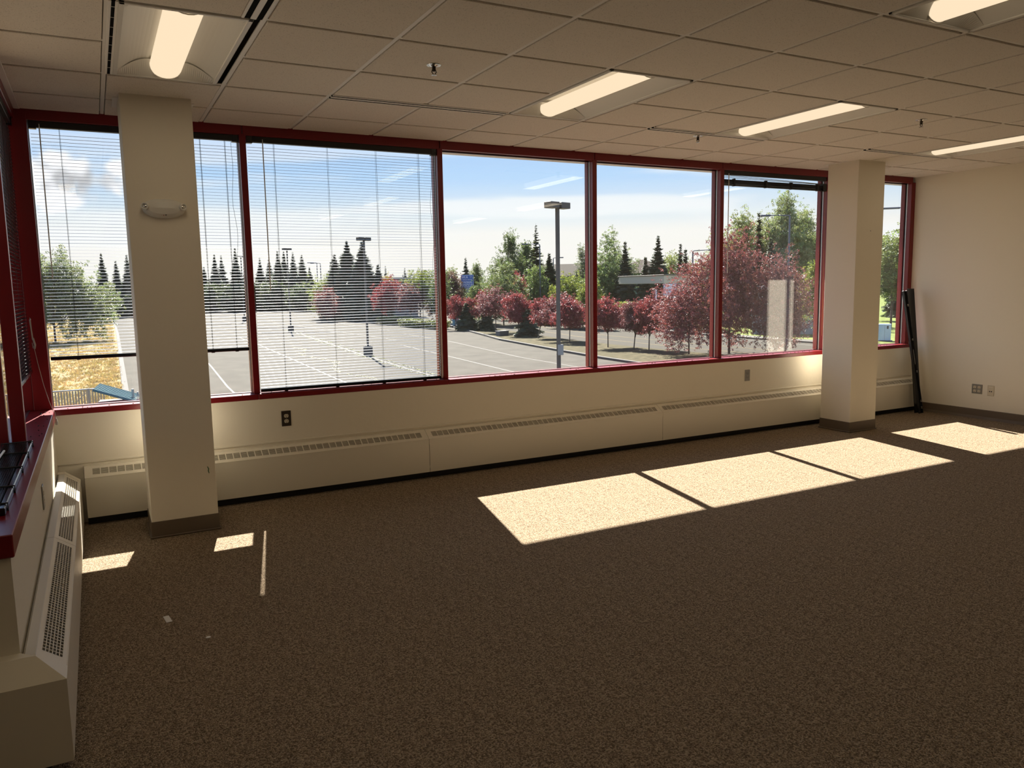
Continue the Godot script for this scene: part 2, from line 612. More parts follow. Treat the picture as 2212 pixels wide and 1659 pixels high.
func diffuser(label: String, at: Vector3, len: float, along_z: bool, wide := 0.098, spacers := false) -> void:
	var o := thing("slot_diffuser", label, "air vent", at, "linear slot air vents in the ceiling", PI / 2 if along_z else 0.0)
	var h := len / 2
	var g := Geo.new()
	g.cbox(V(-h, 0, -wide / 2), V(h, 0.025, -wide / 2 + 0.013), 0.002)
	g.cbox(V(-h, 0, wide / 2 - 0.013), V(h, 0.025, wide / 2), 0.002)
	part(o, "frame", g, M.tee)
	if not spacers:
		part(o, "divider", cb(V(-h, 0.0, -0.013), V(h, 0.03, 0.013), 0.002), M.tee)
	else:
		for k in int(len / 0.14):
			part(o, "spacer", bx(V(-h + 0.07 + k * 0.14, 0.0005, -wide / 2), V(-h + 0.073 + k * 0.14, 0.012, wide / 2)), M.tee)
	# black bars fill the slots for the black paint and shade inside
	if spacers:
		part(o, "slot_dark", cb(V(-h, 0.002, -wide / 2 + 0.010), V(h, 0.012, wide / 2 - 0.010), 0.002), M.matt_black, "black bar for the paint and shade inside the slot")
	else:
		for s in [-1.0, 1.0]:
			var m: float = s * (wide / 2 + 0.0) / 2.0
			part(o, "slot_dark", cb(V(-h, 0.002, m - 0.0155), V(h, 0.012, m + 0.0155), 0.002), M.matt_black, "black bar for the paint and shade inside the slot")
	part(o, "plenum_box", bx(V(-h, 0.06, -wide / 2 + 0.002), V(h, 0.07, wide / 2 - 0.002)), M.galvanised)


func sprinkler(label: String, at: Vector3) -> void:
	var o := thing("fire_sprinkler", label, "sprinkler", at, "fire sprinklers in the ceiling")
	var g := Geo.new()
	g.lathe(Transform3D(), [Vector2(0.0, -0.010), Vector2(0.014, -0.010), Vector2(0.026, -0.004), Vector2(0.038, -0.003), Vector2(0.040, 0.0), Vector2(0.0, 0.001)], 24)
	part(o, "escutcheon", g, M.chrome)
	g = Geo.new()
	g.lathe(Transform3D(), [Vector2(0.0, -0.034), Vector2(0.007, -0.034), Vector2(0.010, -0.026), Vector2(0.010, -0.008), Vector2(0.0, -0.008)], 12)
	part(o, "body", g, M.bronze)
	g = Geo.new()
	for s in [-1.0, 1.0]:
		g.tube([V(s * 0.009, -0.024, 0), V(s * 0.013, -0.036, 0), V(s * 0.003, -0.050, 0)], [0.0025, 0.0025, 0.0025], 6)
	part(o, "frame_arms", g, M.bronze)
	g = Geo.new()
	g.lathe(Transform3D(), [Vector2(0.0, -0.054), Vector2(0.015, -0.053), Vector2(0.015, -0.051), Vector2(0.0, -0.050)], 16)
	part(o, "deflector", g, M.chrome)


func column(label: String, x0: float, x1: float, zf: float, zb: float) -> Node3D:
	var o := thing("column", label, "column", V((x0 + x1) / 2, 0, (zf + zb) / 2))
	var w := (x1 - x0) / 2
	var d := (zf - zb) / 2
	part(o, "shaft", cb(V(-w, 0, -d), V(w, CEIL + 0.1, d), 0.004), M.wall)
	var g := Geo.new()
	g.cbox(V(-w - 0.004, 0, -d - 0.004), V(w + 0.004, 0.105, d + 0.004), 0.002)
	g.cbox(V(-w - 0.013, 0, -d - 0.013), V(w + 0.013, 0.012, d + 0.013), 0.004)
	part(o, "baseboard", g, M.base, "brown vinyl baseboard")
	g = Geo.new()
	var t := 0.03
	g.cbox(V(-w - t, CEIL - 0.003, -d - t), V(w + t, CEIL + 0.008, -d), 0.001)
	g.cbox(V(-w - t, CEIL - 0.003, -d), V(-w, CEIL + 0.008, d - 0.12), 0.001)
	g.cbox(V(w, CEIL - 0.003, -d), V(w + t, CEIL + 0.008, d - 0.12), 0.001)
	part(o, "ceiling_angle", g, M.tee)
	return o


func sheet(a: Vector3, b: Vector3, top: float) -> Geo:
	var g := Geo.new()
	g.quad(a, b, V(b.x, top, b.z), V(a.x, top, a.z))
	return g


func front_windows() -> void:
	var r := RandomNumberGenerator.new()
	r.seed = 40
	for k in 6:
		var o := struct("window_%d" % (k + 1), ["red framed window behind the column with the emergency light", "red framed window behind the fully lowered blind", "red framed clear window with the near lamp post in view", "red framed clear window next to the one with the raised blind", "red framed window with the raised blind", "narrow red framed window between column and side wall"][k])
		var x0: float = MX[k] + 0.0225
		var x1: float = MX[k + 1] - 0.0225
		if k == 0: x0 = MX[0]
		if k == 5: x1 = RX - 0.07
		# mullion on the right of each opening: nose, glazing groove, outer cap
		var mx: float = MX[k + 1]
		var a := mx - 0.0225
		var b := mx + 0.0225
		if k == 5:
			a = RX - 0.07
			b = RX
		part(o, "mullion", cb(V(a, SILL, ZG + 0.006), V(b, HEAD + 0.01, ZW), 0.003), M.red)
		part(o, "mullion_cap", cb(V(a, SILL, ZX), V(b, HEAD + 0.01, ZG - 0.014), 0.003), M.red)
		part(o, "head", cb(V(x0 - 0.02, HEAD, ZG + 0.006), V(x1 + 0.02, HEAD + 0.09, ZW), 0.003), M.red)
		part(o, "head_cap", cb(V(x0 - 0.02, HEAD, ZX), V(x1 + 0.02, HEAD + 0.09, ZG - 0.014), 0.003), M.red)
		var g := Geo.new()
		var lo := x0 - 0.0225 if k else x0
		g.cbox(V(lo, SILL - 0.039, ZG), V(b if k == 5 else mx, SILL, ZL), 0.004)
		part(o, "sill", g, M.red)
		part(o, "outer_sill", cb(V(lo, SILL - 0.06, ZX - 0.03), V(b if k == 5 else mx, SILL - 0.002, ZG - 0.006), 0.004), M.red)
		for zp in [ZG, ZG - 0.013]: part(o, "pane", sheet(V(x0 - 0.006, SILL, zp), V(x1 + 0.006, SILL, zp), HEAD + 0.006), M.glass)
		g = Geo.new()
		g.box(V(x0, SILL, ZG + 0.002), V(x0 + 0.006, HEAD, ZG + 0.008))
		g.box(V(x1 - 0.006, SILL, ZG + 0.002), V(x1, HEAD, ZG + 0.008))
		g.box(V(x0, HEAD - 0.008, ZG + 0.002), V(x1, HEAD, ZG + 0.008))
		g.box(V(x0, SILL, ZG + 0.002), V(x1, SILL + 0.006, ZG + 0.008))
		part(o, "gasket", g, M.gasket)
		part(o, "glazing_bead", bx(V(x1 - 0.004, SILL, ZG + 0.012), V(x1 - 0.0005, HEAD, ZG + 0.022)), M.bead)
		# dead flies and flakes along the sill
		g = Geo.new()
		for i in int((x1 - x0) * 13):
			var p := V(r.randf_range(x0 + 0.02, x1 - 0.02), SILL + 0.0015, r.randf_range(ZG + 0.02, ZL - 0.012))
			if r.randf() < 0.35: p.z = ZL - 0.02
			var s := r.randf_range(0.5, 1.3)
			g.cbox(p - V(0.004, 0.002, 0.0025) * s, p + V(0.004, 0.002, 0.0025) * s, 0.0008)
		tag(part(o, "sill_debris", g, M.insect), "dark specks and dead flies on the sill", "", "", "stuff")
	# corner post where the two window walls meet
	var c := struct("trim_1", "dark red corner post between the two window walls")
	part(c, "post_face", cb(V(-0.40, SILL, -5.99), V(MX[0], HEAD + 0.09, -5.938), 0.002), M.red)
	part(c, "post_face", cb(V(LO, SILL, -5.99), V(-0.4015, HEAD + 0.09, -5.942), 0.002), M.red)
	part(c, "post_core", bx(V(LO, SILL - 0.06, ZX), V(MX[0], HEAD + 0.09, -5.99)), M.red)
	part(c, "glazing_bead", bx(V(MX[0], SILL, ZG + 0.012), V(MX[0] + 0.004, HEAD, ZG + 0.022)), M.bead)


func left_windows() -> void:
	var zs := [-5.94, -4.69, ZR - 0.02]
	for k in 2:
		var o := struct("window_%d" % (7 + k), ["red framed left window beyond the post with a lowered blind", "red framed left window above the blind lying on the sill"][k])
		var z0: float = zs[k]
		var z1: float = zs[k + 1]
		part(o, "mullion", cb(V(LG + 0.006, SILL, z1 - 0.024), V(LM, HEAD + 0.01, z1 + 0.024), 0.003), M.red)
		part(o, "mullion_cap", cb(V(LO, SILL, z1 - 0.024), V(LG - 0.008, HEAD + 0.01, z1 + 0.024), 0.003), M.red)
		part(o, "head", cb(V(LG + 0.006, HEAD, z0 - 0.02), V(LM, HEAD + 0.09, z1 + 0.02), 0.003), M.red)
		part(o, "head_cap", cb(V(LO, HEAD, z0 - 0.02), V(LG - 0.008, HEAD + 0.09, z1 + 0.02), 0.003), M.red)
		part(o, "pane", sheet(V(LG, SILL, z1), V(LG, SILL, z0), HEAD + 0.006), M.glass)
		var g := Geo.new()
		g.box(V(LG + 0.002, SILL, z0), V(LG + 0.008, SILL + 0.006, z1))
		g.box(V(LG + 0.002, HEAD - 0.006, z0), V(LG + 0.008, HEAD, z1))
		part(o, "gasket", g, M.gasket)
		part(o, "glazing_bead", bx(V(LG + 0.012, SILL, z1 - 0.028), V(LG + 0.022, HEAD, z1 - 0.0245)), M.bead)
	var s := struct("trim_2", "glossy dark red window sill running along the left wall")
	var g2 := Geo.new()
	g2.prism(PackedVector2Array([Vector2(LO - 0.03, ZX), Vector2(-0.282, ZX), Vector2(-0.282, ZR + 0.012), Vector2(LO - 0.03, ZR + 0.012)]), V(0, 0.709, 0), V(1, 0, 0), V(0, 0, -1) * -1.0, V(0, 0.074, 0))
	part(s, "stool", cb(V(LO - 0.03, 0.708, ZL + 0.0005), V(-0.283, 0.783, ZR + 0.012), 0.003), M.red)
	part(s, "return_stool", cb(V(-4.0, 0.707, ZR - 0.2), V(-0.284, 0.782, ZR + 0.0115), 0.003), M.red)
	g2 = Geo.new()
	var r := RandomNumberGenerator.new()
	r.seed = 8
	for i in 16:
		var p := V(r.randf_range(-0.36, -0.30), 0.785, r.randf_range(-5.85, -4.8))
		g2.cbox(p - V(0.003, 0.002, 0.004), p + V(0.003, 0.002, 0.004), 0.001)
	tag(part(s, "sill_debris", g2, M.insect), "dark specks on the sill", "", "", "stuff")
	# window in the wall that returns to the left
	var o := struct("window_9", "red framed window in the wall turning left")
	for x in [-0.39, -1.5, -2.75, -3.97]:
		part(o, "mullion", cb(V(x - 0.03, 0.782, ZR - 0.195), V(x + 0.03, HEAD + 0.01, ZR - 0.06), 0.003), M.red)
	part(o, "head", cb(V(-4.0, HEAD, ZR - 0.195), V(LM, HEAD + 0.09, ZR - 0.06), 0.003), M.red)
	part(o, "pane", sheet(V(-4.0, 0.782, ZR - 0.13), V(LM - 0.03, 0.782, ZR - 0.13), HEAD), M.glass)


# a hanging venetian blind; local x along the headrail, y up from the bottom of the blind, faces local +z
func blind(label: String, at: Vector3, turn: float, wide: float, top: float, bottom: float, group: String, wand_at: float, wand_len: float, cords: Array) -> Node3D:
	var o := thing("venetian_blind", label, "blind", at, group, turn)
	var h := wide / 2
	part(o, "headrail", cb(V(-h, top - 0.042, -0.016), V(h, top, 0.022), 0.002), M.black)
	var g: Geo
	part(o, "bracket", cb(V(-h - 0.003, top - 0.05, -0.018), V(-h + 0.04, top + 0.001, 0.026), 0.002), M.gloss_black)
	part(o, "bracket", cb(V(h - 0.04, top - 0.05, -0.018), V(h + 0.003, top + 0.001, 0.026), 0.002), M.gloss_black)
	part(o, "bottom_rail", cb(V(-h + 0.004, bottom, -0.013), V(h - 0.004, bottom + 0.024, 0.013), 0.004), M.gloss_black)
	var m := slat_mesh(wide - 0.01)
	var n := int((top - 0.055 - bottom - 0.03) / 0.0215)
	for k in n:
		put(o, "slat", m, V(0, bottom + 0.036 + k * 0.0215, 0)).rotation.x = 0.09
	for c in cords:
		g = Geo.new()
		var x: float = -h + wide * c
		g.tube([V(x, bottom + 0.02, 0.0135), V(x, top - 0.04, 0.0135)], [0.0009, 0.0009], 4)
		g.tube([V(x, bottom + 0.02, -0.0135), V(x, top - 0.04, -0.0135)], [0.0009, 0.0009], 4)
		g.tube([V(x + 0.004, bottom + 0.02, 0.0), V(x + 0.004, top - 0.04, 0.0)], [0.0007, 0.0007], 4)
		part(o, "ladder_cord", g, M.cord_dark)
		part(o, "cord_button", cb(V(x - 0.012, bottom - 0.004, -0.012), V(x + 0.012, bottom + 0.004, 0.012), 0.002), M.gloss_black)
	if wand_len > 0:
		g = Geo.new()
		var x := -h + wide * wand_at
		g.tube([V(x, top - 0.05, 0.024), V(x, top - 0.05 - wand_len, 0.025)], [0.0042, 0.0042], 6)
		g.tube([V(x, top - 0.02, 0.026), V(x, top - 0.055, 0.024)], [0.003, 0.003], 6)
		part(o, "tilt_wand", g, M.wand, "pale tilt wand")
		# pull cord beside the other end
		g = Geo.new()
		var c := h - 0.05
		var pts := []
		for k in 15:
			pts.append(V(c + 0.012 * sin(k * 0.9) * sin(k * 0.22), top - 0.05 - k * 0.075, 0.022))
		g.tube(pts, pts.map(func(_p): return 0.0012), 5)
		part(o, "lift_cord", g, M.cord_dark)
	return o


func slat_mesh(len: float) -> ArrayMesh:
	# a thin curved strip of painted aluminium, 25 mm across
	var g := Geo.new()
	var p := PackedVector2Array()
	var n := 6
	for k in n + 1:
		var u := -1.0 + 2.0 * k / n
		p.append(Vector2(u * 0.0125, 0.0011 * (1.0 - u * u)))
	for k in n + 1:
		var u := 1.0 - 2.0 * k / n
		p.append(Vector2(u * 0.0125, 0.0011 * (1.0 - u * u) - 0.0006))
	for k in p.size():
		var a := p[k]
		var b := p[(k + 1) % p.size()]
		g.quad(V(-len / 2, a.y, a.x), V(len / 2, a.y, a.x), V(len / 2, b.y, b.x), V(-len / 2, b.y, b.x))
	return g.mesh(M.slat)


func blinds() -> void:
	var zb := -5.972
	var a: float = MX[0] + 0.01
	var b: float = MX[1] - 0.03
	blind("black venetian blind behind the column, ending well above the sill", V((a + b) / 2, 0, zb), 0, b - a, HEAD, 1.10, "lowered venetian blinds", 0.045, 0.95, [0.13, 0.48, 0.80, 0.93])
	a = MX[1] + 0.03
	b = MX[2] - 0.03
	blind("black venetian blind let down to the sill in the wide window", V((a + b) / 2, 0, zb), 0, b - a, HEAD, SILL + 0.004, "lowered venetian blinds", 0.075, 1.05, [0.13, 0.40, 0.66, 0.90])
	blind("black venetian blind in the left window beyond the red post", V(-0.398, 0, (-5.93 - 4.72) / 2), PI / 2, 1.19, HEAD, 1.03, "lowered venetian blinds", 0.9, 0.0, [0.12, 0.5, 0.88])
	for x in [[-1.5, -0.39], [-2.75, -1.5], [-3.97, -2.75]]:  # blinds added out of view to block the sun and darken the left side
		var s := blind("added unseen black blind keeping the sun out of the window in the wall turning left", V((x[0] + x[1]) / 2, 0, ZR - 0.092), 0, x[1] - x[0] - 0.08, HEAD, 0.79, "added shut blinds in the return wall", 0.05, 0.6, [0.15, 0.85])
		for k in s.get_children():
			if k.name.begins_with("slat"): k.rotation.x = 1.0
	# blind pulled right up
	a = MX[4] + 0.03
	b = MX[5] - 0.03
	var o := thing("venetian_blind", "black venetian blind raised into a tight stack beside the column", "blind", V((a + b) / 2, 2.49, zb))
	var h := (b - a) / 2
	part(o, "headrail", cb(V(-h, 0.104, -0.016), V(h, 0.146, 0.022), 0.002), M.black)
	part(o, "bottom_rail", cb(V(-h + 0.004, 0.0, -0.013), V(h - 0.004, 0.018, 0.013), 0.004), M.gloss_black)
	var m := slat_mesh(b - a - 0.01)
	for k in 26:
		var s := put(o, "slat", m, V(0, 0.020 + k * 0.0016, 0))
		s.rotation.x = 0.06 * sin(k * 2.0)
	for k in 3:
		var s := put(o, "slat", m, V(0, 0.072 + k * 0.008, 0))
		s.rotation.z = -0.006 * (k + 1)
	for c in [0.1, 0.4, 0.65, 0.92]:
		var x: float = -h + (b - a) * c
		part(o, "cord_band", cb(V(x - 0.012, -0.003, -0.016), V(x + 0.012, 0.07, 0.0165), 0.003), M.black)
	part(o, "bracket", cb(V(h - 0.05, -0.004, -0.018), V(h + 0.003, 0.075, 0.026), 0.003), M.gloss_black)
	var g := Geo.new()
	g.tube([V(-h + 0.055, 0.115, 0.026), V(-h + 0.055, -0.86, 0.027)], [0.0042, 0.0042], 6)
	part(o, "tilt_wand", g, M.wand, "pale tilt wand")
	g = Geo.new()
	g.tube([V(h - 0.02, 0.1, 0.024), V(h - 0.012, -0.8, 0.028), V(h - 0.008, -1.55, 0.03)], [0.0016, 0.0016, 0.0016], 5)
	part(o, "lift_cord", g, mat(0.5, 0.18, 0.06, 0.7))
	# blind that lies bundled on the left sill
	o = thing("venetian_blind", "bundled black venetian blind lying on the dark red left sill", "blind", V(-0.335, 0.783, -3.83))
	m = slat_mesh(1.40)
	for k in 44:
		var s := put(o, "slat", m, V(-0.012 - k * 0.0022, 0.014 + 0.0015 * sin(k * 1.7), 0.012 * sin(k * 0.9)))
		s.rotation = V(0, PI / 2, PI / 2)
		s.basis = Basis(V(0, 0, 1), PI / 2) * Basis(V(0, 1, 0), PI / 2)
	part(o, "bottom_rail", cb(V(-0.008, 0.0, -0.71), V(0.012, 0.027, 0.71), 0.003), M.gloss_black, "glossy black bottom rail")
	for z in [-0.66, -0.36, -0.02, 0.36, 0.64]:
		g = Geo.new()
		g.tube([V(0.014, 0.0, z), V(0.015, 0.029, z + 0.004), V(-0.05, 0.031, z + 0.012), V(-0.115, 0.029, z + 0.006), V(-0.12, 0.001, z)], [0.0028, 0.0028, 0.0035, 0.0028, 0.0028], 5)
		part(o, "cord_loop", g, M.cord_dark)
	g = Geo.new()
	g.tube([V(-0.100, 0.034, 0.2), V(-0.085, 0.034, -0.42)], [0.005, 0.005], 8)
	part(o, "tilt_wand", g, M.wand, "pale tilt wand")
	# pull cord hanging in the corner
	o = thing("blind_cord", "white blind cord hanging from a hook in the red corner", "cord", V(-0.375, 1.376, -5.93))
	g = Geo.new()
	g.tube([V(0, 0.015, -0.012), V(0, 0.012, 0.012), V(0.004, 0.0, 0.016), V(0.0, -0.01, 0.012)], [0.003, 0.003, 0.003, 0.003], 6)
	part(o, "hook", g, M.chrome)
	g = Geo.new()
	g.tube([V(0.0, 0.0, 0.012), V(0.003, -0.07, 0.013), V(0.006, -0.13, 0.014)], [0.0055, 0.004, 0.005], 6)
	g.tube([V(0.008, -0.12, 0.014), V(0.016, -0.165, 0.016), V(0.014, -0.19, 0.016), V(0.004, -0.185, 0.016), V(0.001, -0.15, 0.015)], [0.006, 0.007, 0.003, 0.002, 0.002], 6)
	part(o, "knot", g, M.cord)
	g = Geo.new()
	g.tube([V(0.008, -0.17, 0.016), V(0.022, -0.28, 0.03), V(0.045, -0.42, 0.06), V(0.070, -0.53, 0.10), V(0.092, -0.598, 0.14)], [0.0018, 0.0018, 0.0018, 0.0018, 0.0018], 6)
	g.tube([V(0.090, -0.592, 0.14), V(0.099, -0.597, 0.15), V(0.101, -0.64, 0.155)], [0.0018, 0.0018, 0.0018], 6)
	part(o, "cord", g, M.cord)
	g = Geo.new()
	g.lathe(Transform3D(Basis(), V(0.103, -0.68, 0.156)), [Vector2(0, 0), Vector2(0.007, 0.002), Vector2(0.008, 0.02), Vector2(0.003, 0.045), Vector2(0, 0.046)], 10)
	part(o, "tassel", g, M.cord)


# fin-tube radiator cover on the window wall, from x0 to x1
func radiator(x0: float, x1: float, label: String, end_gap: float) -> void:
	var o := thing("radiator_cover", label, "radiator", V((x0 + x1) / 2, 0, -5.89), "cream radiator covers under the front windows")
	var h := (x1 - x0) / 2 - 0.0012
	var g := Geo.new()
	g.cbox(V(-h, 0.058, 0.118), V(h, 0.324, 0.1205), 0.001)
	g.cbox(V(-h, 0.055, 0.10), V(h, 0.060, 0.1205), 0.001)
	g.tube([V(-h, 0.324, 0.1185), V(h, 0.324, 0.1185)], [0.003, 0.003], 8)
	part(o, "front_panel", g, M.steel)
	# sloped top: s runs down the slope from the wall to the front edge
	var top := V(0, 0.386, 0.022)
	var dn := (V(0, 0.3265, 0.119) - top)
	var sl := dn.length()
	dn /= sl
	var up := dn.cross(V(1, 0, 0)).normalized()
	if up.y < 0: up = -up
	var bas := Basis(V(1, 0, 0), up, V(1, 0, 0).cross(up))
	if bas.z.dot(dn) < 0: bas = Basis(V(1, 0, 0), up, dn)
	var strip := func(q: Geo, xa: float, xb: float, sa: float, sb: float, th: float) -> void:
		q.obox(Transform3D(bas, top + V((xa + xb) / 2, 0, 0) + dn * (sa + sb) / 2 - up * th / 2), V(xb - xa, th, sb - sa))
	g = Geo.new()
	strip.call(g, -h, h, 0.0, 0.030, 0.002)
	strip.call(g, -h, h, sl - 0.026, sl, 0.002)
	g.cbox(V(-h, 0.383, 0.0), V(h, 0.388, 0.024), 0.001)
	var s0 := 0.030
	var s1 := sl - 0.026
	var n := int((2 * h - 2 * end_gap) / 0.05)
	var first := -n * 0.025
	strip.call(g, -h, first + 0.003, s0, s1, 0.002)
	strip.call(g, -first - 0.003, h, s0, s1, 0.002)
	for k in range(1, n):
		strip.call(g, first + k * 0.05 - 0.0032, first + k * 0.05 + 0.0032, s0, s1, 0.002)
	part(o, "top_panel", g, M.steel)
	# one louvre insert for each opening
	g = Geo.new()
	for k in 6:
		var s := s0 + (s1 - s0) * (k + 0.5) / 6
		g.obox(Transform3D(bas, dn * s - up * 0.002), V(0.046, 0.0012, 0.0034))
	var lm := g.mesh(M.steel)
	for k in n:
		put(o, "louvre", lm, top + V(first + (k + 0.5) * 0.05, 0, 0))
	g = Geo.new()
	for k in int(2 * h / 0.011): g.box(V(-h + 0.003 + k * 0.011, 0.10, 0.012), V(-h + 0.0036 + k * 0.011, 0.26, 0.10))
	g.tube([V(-h, 0.17, 0.055), V(h, 0.17, 0.055)], [0.014, 0.014], 8)
	tag(part(o, "fin_element", g, M.fins), "", "", "", "stuff")
	part(o, "back_plate", bx(V(-h, 0.06, 0.001), V(h, 0.382, 0.004)), M.steel)
	part(o, "kick_plate", bx(V(-h, 0.0, 0.0), V(h, 0.058, 0.068)), M.black, "black recessed kick plate")


func left_radiator() -> void:
	# perforated cover along the left knee wall, wrapping the outer corner
	var o := thing("radiator_cover", "long cream radiator cover with punched grille on the left wall", "radiator", V(LX, 0, -4.3))
	var zn := -2.84 + 4.3   # near end, where the corner piece starts
	var zf := -5.70 + 4.3
	var seam := -4.22 + 4.3
	var f := 0.13            # depth
	var top := V(0.045, 0.383, 0)
	var low := V(f, 0.322, 0)
	var dn := low - top
	var sl := dn.length()
	dn /= sl
	var up := V(-dn.y, dn.x, 0)
	if up.y < 0: up = -up
	var bas := Basis(V(0, 0, -1).cross(up) * -1.0, up, V(0, 0, 1))
	bas = Basis(dn, up, dn.cross(up))
	for r in [[zf, seam - 0.0015], [seam + 0.0015, zn]]:
		var za: float = r[0]
		var zb: float = r[1]
		var g := Geo.new()
		g.cbox(V(f - 0.003, 0.045, za), V(f, 0.322, zb), 0.001)
		g.tube([V(f - 0.003, 0.322, za), V(f - 0.003, 0.322, zb)], [0.003, 0.003], 8)
		part(o, "front_panel", g, M.steel)
		g = Geo.new()
		var strip := func(q: Geo, sa: float, sb: float, a: float, b: float, th: float) -> void:
			q.obox(Transform3D(bas, top + V(0, 0, (a + b) / 2) + dn * (sa + sb) / 2 - up * th / 2), V(sb - sa, th, b - a))
		var s0 := 0.016
		var s1 := sl - 0.018
		var a1 := za + 0.05
		var b1 := zb - 0.05
		strip.call(g, 0.0, s0, za, zb, 0.002)
		strip.call(g, s1, sl, za, zb, 0.002)
		strip.call(g, s0, s1, za, a1, 0.002)
		strip.call(g, s0, s1, b1, zb, 0.002)
		for k in range(0, 7):
			var s := s0 + (s1 - s0) * k / 6.0
			strip.call(g, s - 0.0013, s + 0.0013, a1, b1, 0.0016)
		var rows := int((b1 - a1) / 0.026)
		for k in range(0, rows + 1):
			var z := a1 + (b1 - a1) * k / rows
			strip.call(g, s0, s1, z - 0.002, z + 0.002, 0.0016)
		part(o, "grille", g, M.steel, "punched grille with rows of small slots")
		part(o, "top_strip", cb(V(0.012, 0.374, za), V(0.045, 0.384, zb), 0.002), M.steel_pale)
	var fin := Geo.new()
	for k in int((zn - zf) / 0.011): fin.box(V(0.012, 0.08, zf + 0.003 + k * 0.011), V(0.112, 0.26, zf + 0.0036 + k * 0.011))
	fin.tube([V(0.06, 0.16, zf), V(0.06, 0.16, zn)], [0.014, 0.014], 8)
	tag(part(o, "fin_element", fin, M.fins), "", "", "", "stuff")
	part(o, "back_plate", bx(V(0.003, 0.05, zf), V(0.006, 0.36, zn)), M.steel)
	part(o, "kick_plate", bx(V(0.003, 0.0, zf), V(0.07, 0.045, zn)), M.black)
	# inner corner filler towards the front wall
	var g := Geo.new()
	g.prism(PackedVector2Array([Vector2(0.003, 0.045), Vector2(f, 0.045), Vector2(f, 0.322), Vector2(0.045, 0.385), Vector2(0.003, 0.385)]), V(0, 0, -5.772 + 4.3), V(1, 0, 0), V(0, 1, 0), V(0, 0, 0.071))
	part(o, "corner_filler", g, M.steel)
	# outer corner piece: two slopes that meet in a mitre, then a run to the left
	var zc := zn
	var zo := ZR + 4.3 + f      # front of the run along the return wall
	var zi := ZR + 4.3 + 0.045
	var p_top_in := V(0.045, 0.384, zc)
	var p_mit_top := V(0.045, 0.384, zi)
	var p_arr := V(f, 0.323, zo)
	g = Geo.new()
	g.quad(V(0.045, 0.384, zc), p_mit_top, p_arr, V(f, 0.323, zc))
	g.quad(V(f, 0.323, zc), p_arr, V(f, 0.045, zo), V(f, 0.045, zc))
	g.quad(V(0.0, 0.385, zc), V(0.0, 0.385, zi), p_mit_top, V(0.045, 0.384, zc))
	part(o, "corner_cover", g, M.steel)
	var xe := -0.075
	g = Geo.new()
	g.quad(V(xe, 0.384, zi), V(xe, 0.323, zo), p_arr, p_mit_top)
	g.quad(V(xe, 0.323, zo), V(xe, 0.045, zo), V(f, 0.045, zo), p_arr)
	g.quad(V(xe, 0.385, ZR + 4.3), V(xe, 0.384, zi), p_mit_top, V(0.0, 0.385, ZR + 4.3))
	var q := thing("radiator_cover", "cream radiator cover on the wall that turns away to the left", "radiator", V(LX, 0, -4.3))
	part(q, "corner_cover", g, M.steel)
	g = Geo.new()
	g.prism(PackedVector2Array([Vector2(0, 0.045), Vector2(f - 0.004, 0.045), Vector2(f - 0.004, 0.318), Vector2(0.045, 0.379), Vector2(0, 0.380)]), V(-3.7, 0, ZR + 4.303), V(0, 0, 1), V(0, 1, 0), V(3.7 - 0.079, 0, 0))
	part(q, "cover", g, M.steel)
	part(q, "kick_plate", bx(V(-3.7, 0, ZR + 4.303), V(0.06, 0.045, ZR + 4.3 + 0.06)), M.black)


# wall plate; local x along the wall, y up, z out of the wall, origin at the middle of the plate on the wall
func receptacle(o: Node3D, x: float, y: float, m: Material) -> void:
	var g := Geo.new()
	var p := PackedVector2Array()
	for k in 20:
		var a := TAU * k / 20
		p.append(Vector2(x + cos(a) * 0.0165, y + clampf(sin(a) * 0.0165, -0.013, 0.013)))
	g.prism(p, V(0, 0, 0.004), V(1, 0, 0), V(0, 1, 0), V(0, 0, 0.004))
	var f := part(o, "receptacle", g, m)
	g = Geo.new()
	g.box(V(x - 0.008, y - 0.001, 0.0078), V(x - 0.0055, y + 0.008, 0.0084))
	g.box(V(x + 0.0055, y - 0.001, 0.0078), V(x + 0.008, y + 0.008, 0.0084))
	g.box(V(x - 0.0025, y - 0.010, 0.0078), V(x + 0.0025, y - 0.005, 0.0084))
	part(f, "slots", g, M.black)


